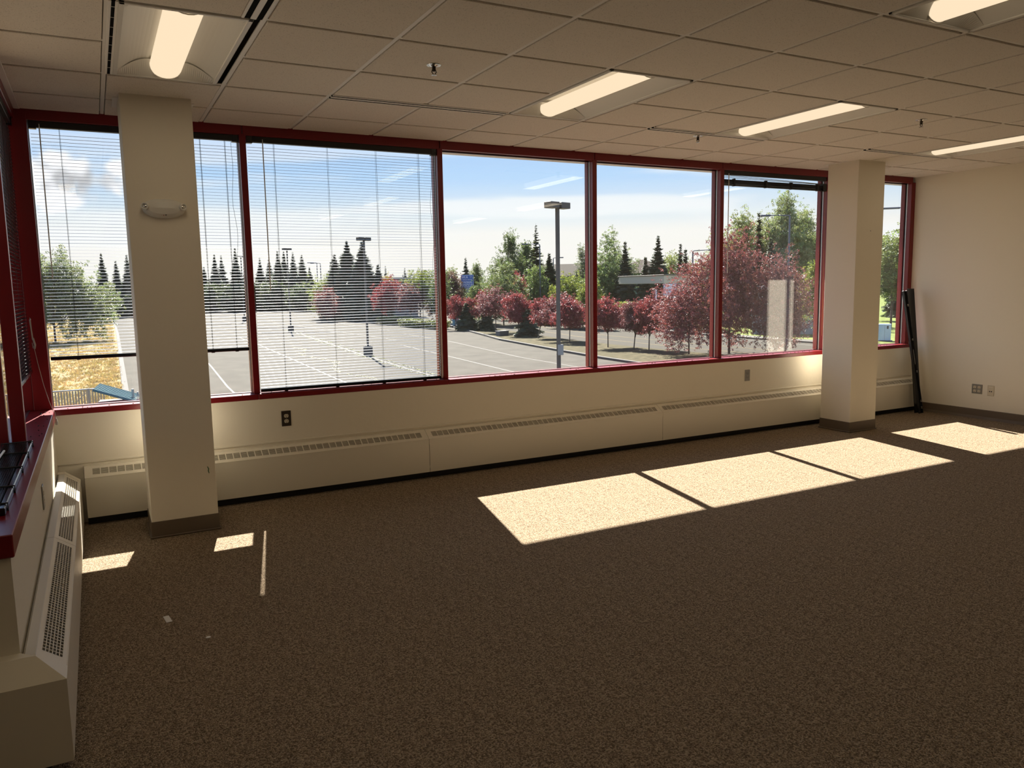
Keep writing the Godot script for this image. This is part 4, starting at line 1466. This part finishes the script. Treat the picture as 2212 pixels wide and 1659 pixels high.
func trees() -> void:
	var dark := Color(0.0585, 0.0858, 0.0546)
	# far row behind the parking lot
	var row := [[2.0, -190.0, 13.9, 2.3], [4.9, -199.9, 12.6, 2.2], [6.9, -189.9, 13.6, 2.4], [10.5, -195, 12.5, 2.6], [27.0, -228.4, 12.0, 3.2], [28.5, -218.1, 15.0, 2.8], [31.5, -227.8, 15.1, 2.8], [32.1, -207.5, 16.2, 2.8], [37.8, -226.9, 13.8, 3.0], [39.6, -216.4, 14.0, 3.0], [43.8, -225.8, 14.3, 3.0], [42.1, -205.7, 15.4, 3.2], [45.7, -215.2, 15.7, 3.0], [45.8, -204.9, 15.0, 3.0], [46.8, -199.6, 14.2, 3.2], [47.3, -194.3, 10.9, 3.0], [35.5, -212, 11.5, 3.4], [23.5, -222, 11.0, 3.4], [18.0, -222, 11.5, 3.4], [50.5, -190, 9.5, 2.8], [14.0, -215, 12.0, 3.2], [41, -212, 10.5, 3.6]]
	for i in row.size():
		spruce("dark spruce in the far row behind the parking lot", "spruces behind the parking lot", row[i][0], row[i][1], row[i][2], row[i][3], 100 + i, dark, 0.03, 0.85)
	# undergrowth at the foot of the far row
	var under := [[-2, -186, 4.5], [8, -186, 5.5], [13, -190, 5], [20, -205, 6.5], [25, -206, 6.5], [30, -203, 6.5], [35, -203, 7], [40, -199, 7], [45, -192, 6.5], [50, -183, 6], [-9, -186, 6], [-16, -186, 7], [-24, -190, 8]]
	for i in under.size():
		broadleaf("dense_tree", "low dark leafy tree at the foot of the far spruces", "low trees under the far spruces", under[i][0], under[i][1], under[i][2] * 1.15, 4.2, BUSH, Color(0.065, 0.0845, 0.0416), 1300, 0.42, 140 + i)
	broadleaf("broadleaf_tree", "large silvery green tree standing in the dry field", "", -3.9, -95.0, 9.8, 4.6, BUSH, Color(0.182, 0.2145, 0.1105), 6500, 0.26, 161)
	broadleaf("broadleaf_tree", "tall leafy tree behind the large tree in the dry field", "", -7.5, -102, 10.2, 4.2, ROUND, Color(0.13, 0.1625, 0.078), 3800, 0.27, 162)
	broadleaf("broadleaf_tree", "small pale green tree where dry field and far spruces meet", "", 1.5, -150, 7.2, 2.6, ROUND, Color(0.195, 0.234, 0.1105), 700, 0.28, 163)
	# big pair beyond the lot
	spruce("big dark spruce with a tall tip at the lot's far corner", "", 38.5, -131.5, 13.5, 4.2, 171, dark, 0.02, 1.1)
	spruce("big dark spruce behind the double-headed lamp post", "", 39.2, -125.4, 13.0, 3.8, 172, dark, 0.02, 1.1)
	spruce("smaller spruce between the far row and the big pair", "", 39.3, -144.8, 10.5, 2.0, 173, dark, 0.02)
	spruce("spruce crowded behind the big pair", "spruces crowded at the lot's far corner", 37.0, -134.0, 11.3, 3.0, 174, dark, 0.02)
	spruce("spruce crowded behind the big pair", "spruces crowded at the lot's far corner", 40.9, -122.6, 9.2, 2.8, 175, dark, 0.02)
	var yg := Color(0.195, 0.2275, 0.052)
	var red := Color(0.247, 0.0442, 0.0585)
	var wine := Color(0.182, 0.065, 0.0754)
	var green := Color(0.1105, 0.1495, 0.0598)
	var pale := Color(0.1495, 0.1885, 0.0754)
	var far_mix := [["broadleaf_tree", "yellow-green tree beside the big pair of spruces", 35.5, -135.4, 7.8, 3.0, BUSH, yg, 600], ["broadleaf_tree", "low red-leaved tree in front of the yellow-green one", 33.3, -126.0, 5.7, 2.6, BUSH, wine, 500],
		["broadleaf_tree", "round red-leaved tree beyond the clipped lot hedges", 38.8, -111.4, 6.7, 2.8, ROUND, red, 700], ["broadleaf_tree", "second red-leaved tree beyond the clipped lot hedges", 40.6, -107.6, 6.3, 2.6, ROUND, wine, 600],
		["broadleaf_tree", "orange-tinged tree behind the round red one", 42.4, -122.9, 7.6, 1.8, ROUND, Color(0.338, 0.26, 0.052), 400], ["broadleaf_tree", "bright yellow-green tree behind the lot hedges", 43.0, -109.9, 8.2, 2.7, ROUND, yg, 700], ["broadleaf_tree", "green tree behind the right end of the lowered blind", 43.4, -103.4, 7.9, 1.9, ROUND, green, 500],
		["broadleaf_tree", "purple-brown tree behind the blue sign", 49.3, -112.9, 8.1, 2.7, ROUND, Color(0.117, 0.065, 0.0585), 900], ["broadleaf_tree", "purple-brown tree left of the blue sign", 46.4, -110.5, 6.6, 2.2, BUSH, Color(0.104, 0.0585, 0.052), 600], ["broadleaf_tree", "yellow-green tree showing over the purple-brown one", 56.3, -128.2, 9.6, 2.0, ROUND, yg, 500], ["broadleaf_tree", "round-topped green tree beside the blue sign", 60.3, -126.4, 9.9, 2.4, POPLAR, pale, 700],
		["broadleaf_tree", "dark green bushy tree under the blue sign", 47.7, -99.1, 6.6, 2.6, BUSH, green, 800], ["broadleaf_tree", "drooping pale birch left of the tall poplars", 48.4, -93.2, 8.8, 3.5, WEEPING, pale, 1500],
		["poplar_tree", "tall upright poplar beside the thin larch", 59.4, -110.0, 13.7, 4.3, POPLAR, green, 2300], ["poplar_tree", "second upright poplar close to the thin larch", 62.4, -111.7, 13.0, 3.9, POPLAR, green, 2000], ["broadleaf_tree", "small red tree in front of the poplars", 51.6, -94.9, 7.3, 1.3, ROUND, red, 350],
		["broadleaf_tree", "drooping green birch under the thin larch", 55.0, -95.5, 8.0, 2.6, WEEPING, Color(0.143, 0.195, 0.0715), 1000], ["broadleaf_tree", "yellow rounded bush tree behind the near lamp post", 50.9, -81.6, 6.5, 2.7, BUSH, yg, 1000], ["broadleaf_tree", "airy grey-green tree at the end of the tan roof", 71.2, -108.7, 11.6, 2.3, POPLAR, Color(0.143, 0.169, 0.0975), 800], ["broadleaf_tree", "yellow-green bush tree beside the window mullion", 51.2, -76.5, 6.2, 2.0, BUSH, yg, 700],
		["birch_tree", "tall green birch left of the pointed spruce", 63.0, -90.2, 12.6, 3.4, WEEPING, Color(0.1495, 0.2015, 0.0845), 1400], ["birch_tree", "slender pale birch beside the pointed spruce", 67.1, -93.4, 12.9, 2.8, POPLAR, pale, 900], ["broadleaf_tree", "yellow-green tree behind the pair of narrow spruces", 76.6, -92.3, 9.6, 2.6, ROUND, yg, 700], ["broadleaf_tree", "yellow-green tree right of the pair of narrow spruces", 79.2, -90.1, 8.7, 2.4, ROUND, yg, 600],
		["poplar_tree", "tall poplar behind the pale tilt wand", 69.7, -71.7, 14.3, 4.2, POPLAR, Color(0.234, 0.2665, 0.1235), 2200], ["poplar_tree", "tall poplar between two taller ones", 75.4, -73.1, 13.6, 4.0, POPLAR, Color(0.234, 0.2665, 0.13), 1900], ["poplar_tree", "tallest poplar behind the blue-grey street light", 72.1, -66.4, 15.3, 4.6, POPLAR, Color(0.221, 0.26, 0.13), 2500], ["poplar_tree", "tall poplar next to the cream column", 76.5, -67.5, 15.0, 4.0, POPLAR, Color(0.208, 0.247, 0.1235), 2000],
		["broadleaf_tree", "bright green tree under the poplars near the column", 57.5, -49.6, 7.3, 1.5, ROUND, yg, 500], ["broadleaf_tree", "light green tree left of the poplars", 75.5, -80.0, 10.7, 2.2, ROUND, pale, 700], ["broadleaf_tree", "leafy green tree on the lawn behind the utility box", 74.6, -54.3, 10.7, 3.3, ROUND, Color(0.1885, 0.234, 0.0845), 2400], ["broadleaf_tree", "pale airy tree behind the tree on the lawn", 88.1, -67.9, 11.8, 2.8, POPLAR, Color(0.182, 0.221, 0.0975), 900]]
	for i in far_mix.size():
		var t: Array = far_mix[i]
		broadleaf(t[0], t[1], "", t[2], t[3], t[4], t[5], t[6], t[7], int(t[8] * 2.4), 0.24, 200 + i)
	var sp := [["slim spruce rising behind the blue sign", 62.8, -136.2, 10.9, 1.8, dark, 0.8], ["thin sparse larch with a bare tip above the poplars", 58.8, -102.3, 14.4, 2.1, Color(0.078, 0.0975, 0.0455), 0.55], ["broad spruce at the foot of the thin larch", 57.4, -96.2, 9.9, 2.7, Color(0.0585, 0.091, 0.039), 1.0],
		["pointed dark spruce left of the brown roofs", 63.6, -86.6, 11.0, 2.1, dark, 1.0], ["shorter dark spruce beside the pointed one", 64.6, -83.5, 8.8, 2.0, dark, 1.0], ["full dark spruce between the brown roofs", 65.5, -82.0, 11.5, 2.6, dark, 1.0], ["narrow spruce, taller of a close pair", 71.0, -84.1, 10.6, 1.6, dark, 0.9], ["narrow spruce, shorter of a close pair", 70.2, -82.1, 9.9, 1.7, dark, 0.9],
		["slim spruce among the tall poplars", 67.7, -66.6, 13.2, 1.5, dark, 0.8], ["dark spruce behind the big red tree", 66.3, -63.4, 10.0, 2.0, dark, 1.0], ["dark spruce behind the tree on the lawn", 97.7, -69.7, 13.6, 2.2, Color(0.065, 0.0975, 0.0455), 0.9], ["bluish spruce behind the beige canopy", 68.5, -79.5, 6.5, 2.4, Color(0.065, 0.091, 0.0585), 0.9]]
	for i in sp.size():
		spruce(sp[i][0], "", sp[i][1], sp[i][2], sp[i][3], sp[i][4], 300 + i, sp[i][5], 0.03, sp[i][6])
	# low line of trees on the skyline
	for i in 9:
		spruce("tiny dark spruce on the distant skyline", "spruces on the skyline", 84 + i * 4.4, -262 + (i % 3) * 5.0, 10.0 + [1, 3, 0, 2.5, 1.5, 0.5, 3.2, 1, 2][i], 2.4, 330 + i, Color(0.065, 0.091, 0.065), 0.02, 0.6)
	# row of young red trees on the verge
	var cherries := [[38.8, -87.5, 4.1, 1.5, 0.0, "first young red-leaved tree of the verge row, beside the teal box"], [40.7, -84.9, 4.6, 1.4, 0.03, "young red tree right of the first small spruce"], [39.3, -77.6, 5.1, 1.8, 0.0, "full dark-red tree at the middle of the verge row"], [38.5, -70.9, 4.5, 1.5, 0.02, "young red tree beside the stone-grey block"], [37.9, -65.8, 4.2, 1.4, 0.22, "young red tree with a leaning trunk"], [37.9, -61.7, 4.5, 1.7, 0.0, "young red tree behind the near lamp post"], [37.3, -59.1, 4.2, 1.4, 0.03, "young red tree right of the near lamp post"],
		[36.7, -52.3, 4.4, 1.5, 0.0, "young red tree next to the window mullion"], [37.2, -49.5, 4.1, 1.2, 0.10, "young red tree with a slanting trunk beside the big red tree"], [37.6, -48.1, 4.2, 1.3, 0.02, "young red tree touching the big red tree"]]
	for i in cherries.size():
		var c: Array = cherries[i]
		broadleaf("red_leaved_tree", c[5], "young red trees on the verge", c[0], c[1], c[2] * 1.03, c[3] * 1.5, LOLLIPOP, Color(0.221, 0.0442, 0.0598) if i % 3 != 2 else Color(0.1625, 0.052, 0.0676), 1800, 0.15, 360 + i, c[4])
	spruce("small bushy spruce at the start of the red tree row", "", 39.2, -85.1, 3.4, 1.5, 380, Color(0.0715, 0.1014, 0.065), 0.01, 1.3)
	spruce("small slim spruce in the red tree row", "", 40.1, -81.6, 3.3, 1.0, 381, dark, 0.1, 1.2)
	spruce("small spreading spruce beside the stone-grey block", "", 38.9, -69.6, 2.8, 1.5, 382, Color(0.078, 0.104, 0.0676), 0.08, 1.2)
	broadleaf("red_leaved_tree", "big dark-red tree filling the window with the raised blind", "", 40.6, -42.6, 8.7, 3.4, BUSH, Color(0.195, 0.0624, 0.0728), 5200, 0.15, 391)
	broadleaf("red_leaved_tree", "big red tree whose lower branches hide the road's end", "", 37.6, -43.5, 5.9, 2.7, BUSH, Color(0.2145, 0.0598, 0.0728), 3200, 0.15, 392)
	broadleaf("red_leaved_tree", "big dark-red tree behind the cream column's reflection", "", 43.7, -40.2, 7.4, 3.2, BUSH, Color(0.182, 0.065, 0.0741), 4400, 0.15, 393)
	hedge("clipped low hedge beside the lot's shadowed corner", V(36.9, GY, -110.2), V(39.2, GY, -103.5), 1.6, 1.0, Color(0.156, 0.1755, 0.065), 1, 700)
	hedge("longer clipped low hedge at the lot's edge", V(36.9, GY, -100.5), V(38.0, GY, -88.7), 1.6, 1.0, Color(0.156, 0.1755, 0.065), 2, 900)
	hedge("tall clipped hedge with yellow-green top across the road", V(57.5, GY, -92.0), V(57.5, GY, -62.0), 1.6, 2.95, Color(0.221, 0.26, 0.065), 3, 2200)


func things_outside() -> void:
	lamp_post("double-headed lamp post with a junction box on its pole", "double-headed lamp posts", 16.7, -27.3, 8.5, 0.25)
	lamp_post("double-headed lamp post before the big pair of spruces", "double-headed lamp posts", 18.6, -58.9, 9.1, 0.3)
	lamp_post("double-headed lamp post before the far spruce row", "double-headed lamp posts", 21.4, -98.8, 10.3, 0.3)
	lamp_post("double-headed lamp post hidden by the red mullion", "double-headed lamp posts", 22.6, -140.3, 11.1, 0.3)
	street_light("thin street light over the far lot, shorter of two", "street lights along the road", 37.9, -147.1, 10.1, -1.2, 0)
	street_light("thin street light over the far lot, taller of two", "street lights along the road", 39.5, -156.0, 10.5, -1.2, 0)
	street_light("blue-grey street light before the thin larch", "street lights along the road", 54.6, -94.0, 10.9, -1.6, -0.5)
	street_light("blue-grey street light left of the near lamp post", "street lights along the road", 62.2, -103.0, 9.4, 1.0, -0.5)
	street_light("street light behind the big red tree's left edge", "street lights along the road", 55.8, -64.1, 8.6, 1.6, -0.6)
	street_light("blue-grey street light among the tall poplars", "street lights along the road", 54.5, -50.0, 11.0, -1.6, -0.7)
	street_light("street light reaching over the tree on the lawn", "street lights along the road", 66.5, -44.8, 11.6, -2.6, -0.8)
	# blue sign on a post
	var o := thing("pole_sign", "blue square sign with white lettering on a pale post", "sign", V(52.5, GY, -113.4), "", -0.434)
	part(o, "post", cb(V(-0.3, 0, -0.3), V(0.3, 4.9, 0.3), 0.03), mat(0.486, 0.459, 0.3915, 0.8))
	part(o, "post_cap", cb(V(-0.42, 4.72, -0.36), V(0.42, 5.03, 0.36), 0.03), M.pale)
	part(o, "cabinet", cb(V(-1.03, 5.03, -0.25), V(1.03, 7.1, 0.25), 0.04), mat(0.54, 0.567, 0.621, 0.5))
	part(o, "face", bx(V(-0.96, 5.1, 0.25), V(0.96, 7.03, 0.27)), mat(0.0297, 0.1148, 0.405, 0.4))
	var white := mat(0.8, 0.8, 0.8, 0.5)
	lettering(o, "VCA", 0.50, V(-0.36, 6.73, 0.28), white)
	lettering(o, "EAGLE RIVER", 0.235, V(0, 6.33, 0.28), white)
	lettering(o, "ANIMAL", 0.44, V(0, 5.93, 0.28), white)
	lettering(o, "HOSPITAL", 0.44, V(0, 5.52, 0.28), white)
	part(o, "rule", bx(V(-0.9, 5.2, 0.27), V(0.9, 5.28, 0.285)), white)
	var g := Geo.new()
	g.tube([V(0.35, 6.86, 0.28), V(0.75, 6.84, 0.28), V(0.58, 6.66, 0.28), V(0.38, 6.64, 0.28)], [0.02, 0.03, 0.025, 0.02], 5)
	part(o, "emblem", g, white)
	o = thing("utility_cabinet", "narrow teal cabinet under the first red tree", "utility box", V(41.3, GY + 0.1, -93.1))
	part(o, "body", cb(V(-0.36, 0.15, -0.3), V(0.36, 1.75, 0.3), 0.03), mat(0.0675, 0.2025, 0.27, 0.5))
	part(o, "plinth", cb(V(-0.75, 0, -0.45), V(0.75, 0.15, 0.45), 0.02), M.tar)
	o = thing("stone_block", "low grey block on the verge beside a small spruce", "block", V(37.2, GY + 0.1, -72.0), "", 0.2)
	part(o, "block", cb(V(-0.62, 0, -0.35), V(0.62, 0.46, 0.35), 0.04), mat(0.1215, 0.1215, 0.1215, 0.8))
	part(o, "lid", cb(V(-0.66, 0.46, -0.38), V(0.66, 0.52, 0.38), 0.02), mat(0.1485, 0.1485, 0.1485, 0.8))
	o = thing("utility_box", "pale blue-grey utility box on the lawn", "utility box", V(58.6, GY + 0.05, -43.2), "", -0.93)
	part(o, "body", cb(V(-0.48, 0.06, -0.35), V(0.48, 1.45, 0.35), 0.03), mat(0.486, 0.567, 0.648, 0.5))
	part(o, "pad", cb(V(-0.6, 0, -0.5), V(0.6, 0.06, 0.5), 0.01), M.concrete)
	part(o, "door_seam", bx(V(-0.006, 0.12, 0.35), V(0.006, 1.38, 0.354)), M.tar)
	part(o, "warning_label", bx(V(0.15, 1.05, 0.35), V(0.29, 1.3, 0.355)), M.tar)
	# fenced yard and shed roof at the edge of the dry field
	o = thing("slatted_fence", "tan slatted chain-link fence below the dry field", "fence", V(-3.0, GY, -31.0), "", 0.06)
	for x in [-3.0, -1.2, 0.62, 2.6]:
		g = Geo.new()
		g.tube([V(x, 0, -0.04), V(x, 1.86, -0.04)], [0.035, 0.035], 8)
		part(o, "post", g, M.galv)
	g = Geo.new()
	g.tube([V(-3.0, 1.83, -0.04), V(3.1, 1.83, -0.04)], [0.025, 0.025], 8)
	part(o, "top_rail", g, M.galv)
	g = Geo.new()
	g.tube([V(0.9, 0.2, -0.04), V(2.5, 1.7, -0.04)], [0.02, 0.02], 6)
	part(o, "brace", g, M.galv)
	var straw := mat(0.486, 0.3915, 0.243, 0.8)
	g = Geo.new()
	for k in 70: g.box(V(-3.0 + k * 0.0875, 0.05, -0.012), V(-3.0 + k * 0.0875 + 0.055, 1.80, -0.004))
	tag(part(o, "slats", g, straw), "", "", "", "stuff")
	o = thing("shed", "small brown shed with a sloping teal metal roof", "shed", V(0.45, GY, -29.2), "", -0.12)
	part(o, "walls", bx(V(-0.62, 0, -0.9), V(0.62, 1.55, 0.9)), mat(0.0945, 0.06075, 0.0405, 0.8))
	var slope := Transform3D(Basis(V(0, 0, 1), -0.36), V(0.05, 1.80, 0))
	g = Geo.new()
	g.cbox(V(-0.72, 0, -0.85), V(0.62, 0.06, 0.85), 0.01, slope)
	var roof := part(o, "roof", g, mat(0.0675, 0.1553, 0.1755, 0.8, 0, 0.3), "teal metal roof")
	for k in 9:
		g = Geo.new()
		g.obox(slope * Transform3D(Basis(), V(-0.05, 0.07, -0.82 + k * 0.205)), V(1.34, 0.02, 0.015))
		part(roof, "seam", g, mat(0.0675, 0.1553, 0.1755, 0.8, 0, 0.3))
	g = Geo.new()
	g.tube([V(0.5, 1.6, 0.2), V(0.5, 1.98, 0.2)], [0.04, 0.04], 8)
	part(o, "vent_pipe", g, M.galv)
	g = Geo.new()
	g.tube([V(0.66, 1.55, 0.4), V(0.66, 1.9, 0.4)], [0.03, 0.03], 8)
	part(o, "vent_pipe", g, M.galv)
	# beige canopy and signs across the road
	o = thing("canopy", "long beige flat canopy on posts across the road", "canopy", V(60.2, GY, -73.6), "", 1.35)
	part(o, "fascia", cb(V(-5.2, 5.2, -3), V(7.5, 6.1, 3), 0.03), mat(0.459, 0.405, 0.297, 0.7))
	part(o, "roof_edge", cb(V(-5.3, 6.1, -3.1), V(7.6, 6.2, 3.1), 0.02), mat(0.162, 0.135, 0.108, 0.7))
	for x in [-1.8, 5.5]: part(o, "post", cb(V(x - 0.2, 0, 2.4), V(x + 0.2, 5.2, 2.8), 0.03), mat(0.54, 0.486, 0.378, 0.7))
	o = thing("sign_board", "blank white and green boards under the beige canopy", "sign", V(55.2, GY, -66.3), "", -0.69)
	part(o, "post", cb(V(-0.1, 0, -0.1), V(0.1, 5.2, 0.1), 0.01), M.galv)
	part(o, "white_board", cb(V(-1.15, 3.9, 0.1), V(0.25, 5.15, 0.2), 0.02), mat(0.8, 0.8, 0.8, 0.6))
	part(o, "green_board", cb(V(0.27, 4.35, 0.1), V(1.6, 5.2, 0.2), 0.02), mat(0.0405, 0.2025, 0.1215, 0.6))
	part(o, "emblem", flat_tri(V(0.5, 4.55, 0.205)), white)
	part(o, "lower_board", cb(V(-1.2, 3.6, 0.1), V(0.6, 3.85, 0.2), 0.02), mat(0.6075, 0.648, 0.567, 0.6))
	part(o, "banner", cb(V(-2.05, 2.6, 0.1), V(-1.85, 4.6, 0.2), 0.01), mat(0.8, 0.8, 0.8, 0.6))
	# buildings
	building("long tan-roofed building behind the near lamp post", V(80, GY, -127.5), -0.5, 22, 8, 6.9, 9.2, mat(0.0783, 0.06615, 0.0513, 0.9, 0, 0.3), mat(0.1553, 0.1688, 0.1755, 0.8), 6)
	building("brown hip-roofed house between the dark spruces", V(79.0, GY, -103.0), -0.66, 9, 8, 6.9, 9.1, mat(0.0567, 0.0405, 0.03105, 0.9, 0, 0.3), mat(0.162, 0.2497, 0.216, 0.8), 3)
	building("lower brown-roofed house wing beside the full spruce", V(88.2, GY, -95.6), -0.66, 8, 7, 6.0, 7.4, mat(0.0567, 0.04455, 0.0351, 0.9, 0, 0.3), mat(0.189, 0.27, 0.2362, 0.8), 2)
	building("low grey building behind the red trees of the lot", V(46.5, GY, -137.0), -0.3, 12, 7, 6.6, 7.1, mat(0.081, 0.07695, 0.07425, 0.9, 0, 0.3), mat(0.2565, 0.243, 0.2362, 0.8), 3)
	building("flat grey and white building behind the big red tree", V(60.8, GY, -56.2), -0.8, 6, 4, 4.4, 4.8, mat(0.135, 0.135, 0.135, 0.9, 0, 0.3), mat(0.297, 0.3105, 0.3172, 0.8), 5)
	car("white car parked behind the big red tree", 56.2, -46.6, 0.9, mat(0.8, 0.8, 0.8, 0.25))
	car("silver car parked beside the white one", 59.4, -49.8, 0.9, mat(0.486, 0.4995, 0.5265, 0.25))
	car("dark car on the road beyond the verge", 52.2, -88.0, 1.35, mat(0.0405, 0.04725, 0.06075, 0.25))


func flat_tri(p: Vector3) -> Geo:
	var g := Geo.new()
	g.prism(PackedVector2Array([Vector2(0, 0), Vector2(0.34, 0), Vector2(0.17, 0.42)]), p, V(1, 0, 0), V(0, 1, 0), V(0, 0, 0.02))
	return g


func building(label: String, at: Vector3, turn: float, w: float, d: float, eave: float, ridge: float, roof: Material, wall: Material, n: int) -> void:
	var o := thing("building", label, "building", at, "", turn)
	part(o, "walls", bx(V(-w / 2, 0, -d / 2), V(w / 2, eave, d / 2)), wall)
	var g := Geo.new()
	var a := 0.6
	var i := d / 2 if ridge - eave > 1.0 else 0.4
	var e := [V(-w / 2 - a, eave, d / 2 + a), V(w / 2 + a, eave, d / 2 + a), V(w / 2 + a, eave, -d / 2 - a), V(-w / 2 - a, eave, -d / 2 - a)]
	var zr := 0.0 if i > 1.0 else d / 2
	var t := [V(-w / 2 + i, ridge, zr), V(w / 2 - i, ridge, zr), V(w / 2 - i, ridge, -zr), V(-w / 2 + i, ridge, -zr)]
	g.quad(e[0], e[1], t[1], t[0])
	g.quad(e[2], e[3], t[3], t[2])
	g.quad(e[1], e[2], t[2], t[1])
	g.quad(e[3], e[0], t[0], t[3])
	if zr > 0: g.quad(t[0], t[1], t[2], t[3])
	g.quad(e[3], e[2], e[1], e[0])
	part(o, "roof", g, roof)
	for k in n:
		var x := -w / 2 + w * (k + 0.5) / n
		for y in ([eave - 1.9, eave - 4.6] if eave > 5.5 else [eave - 2.6]):
			var f := part(o, "window", cb(V(x - 0.75, y, d / 2), V(x + 0.75, y + 1.3, d / 2 + 0.08), 0.02), M.pale)
			part(f, "pane", bx(V(x - 0.66, y + 0.09, d / 2 + 0.08), V(x + 0.66, y + 1.21, d / 2 + 0.09)), M.window)


func _ready() -> void:
	var cam := Camera3D.new()
	cam.name = "camera"
	cam.fov = 52.488
	cam.near = 0.05
	cam.far = 2000.0
	cam.position = V(0, 1.536, 0)
	cam.basis = Basis.from_euler(V(-0.1249, -0.4882, -0.0174), EULER_ORDER_YXZ)
	add_child(cam)
	cam.current = true
	var env := Environment.new()
	env.background_mode = Environment.BG_SKY
	env.sky = sky()
	env.tonemap_mode = Environment.TONE_MAPPER_LINEAR
	env.tonemap_exposure = 1.8
	env.sdfgi_enabled = true
	env.ssao_enabled = true
	env.ssil_enabled = true
	var we := WorldEnvironment.new()
	we.name = "world_environment"
	we.environment = env
	add_child(we)
	var sun := DirectionalLight3D.new()
	sun.name = "sun"
	sun.light_color = Color(1.0, 0.975, 0.93)
	sun.light_energy = 4.4
	sun.light_angular_distance = 0.53
	sun.shadow_enabled = true
	add_child(sun)
	sun.look_at_from_position(Vector3.ZERO, V(-0.2, -0.928, 1.0))
	materials()
	shell()
	ceiling()
	front_windows()
	left_windows()
	var c := column("square cream column carrying the emergency light", 0.216, 0.612, -5.256, -5.622)
	var g := Geo.new()
	g.tube([V(0.150, 0.42, 0.1835), V(0.156, 0.405, 0.184), V(0.154, 0.39, 0.184), V(0.158, 0.375, 0.1835)], [0.002, 0.003, 0.003, 0.002], 5)
	part(c, "paint_mark", g, mat(0.03, 0.12, 0.04), "small green mark")
	c = column("square cream column beside the raised blind", 6.668, 7.058, -5.271, -5.637)
	part(c, "screw", cb(V(0.004, 2.015, 0.182), V(0.014, 2.027, 0.1855), 0.002), M.plate_grey)
	troffer(-2, 1, "recessed ceiling light above the column with the emergency light", 0.042)
	troffer(2, 1, "recessed ceiling light facing the two windows without blinds")
	troffer(5, 1, "recessed ceiling light above the window with the raised blind")
	troffer(9, 1, "recessed ceiling light nearest the plain side wall")
	troffer(3, -3, "recessed ceiling light in the second row, away from the windows")
	for l in LIGHTS.slice(5):
		troffer(l[0], l[1], "recessed ceiling light at the back of the room")
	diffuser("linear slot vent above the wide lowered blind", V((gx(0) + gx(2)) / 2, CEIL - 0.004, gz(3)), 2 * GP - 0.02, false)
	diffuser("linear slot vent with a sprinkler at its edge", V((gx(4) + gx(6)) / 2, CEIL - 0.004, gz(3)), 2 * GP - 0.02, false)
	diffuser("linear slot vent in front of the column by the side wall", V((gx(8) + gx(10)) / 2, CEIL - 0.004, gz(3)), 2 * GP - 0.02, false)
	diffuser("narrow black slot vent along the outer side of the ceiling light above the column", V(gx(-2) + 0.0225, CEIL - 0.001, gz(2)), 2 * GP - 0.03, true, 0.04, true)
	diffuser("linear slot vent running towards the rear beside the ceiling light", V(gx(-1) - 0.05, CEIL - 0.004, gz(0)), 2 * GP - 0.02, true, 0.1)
	sprinkler("chrome fire sprinkler in a tile above the wide window", V(1.671, CEIL, -3.963))
	sprinkler("chrome fire sprinkler in a tile near the side wall", V(5.473, CEIL, -3.805))
	sprinkler("fire sprinkler beside a linear slot vent", V(4.347, CEIL, -4.949))
	blinds()
	radiator(-0.143, 2.30, "cream radiator cover behind the column with the emergency light", 0.03)
	radiator(2.30, 4.679, "cream radiator cover under the two clear windows", 0.03)
	radiator(4.679, 7.0, "cream radiator cover under the window with the raised blind", 0.03)
	radiator(7.0, RX, "short cream radiator cover between column and side wall", 0.03)
	left_radiator()
	wall_plates()
	odds()
	outside()
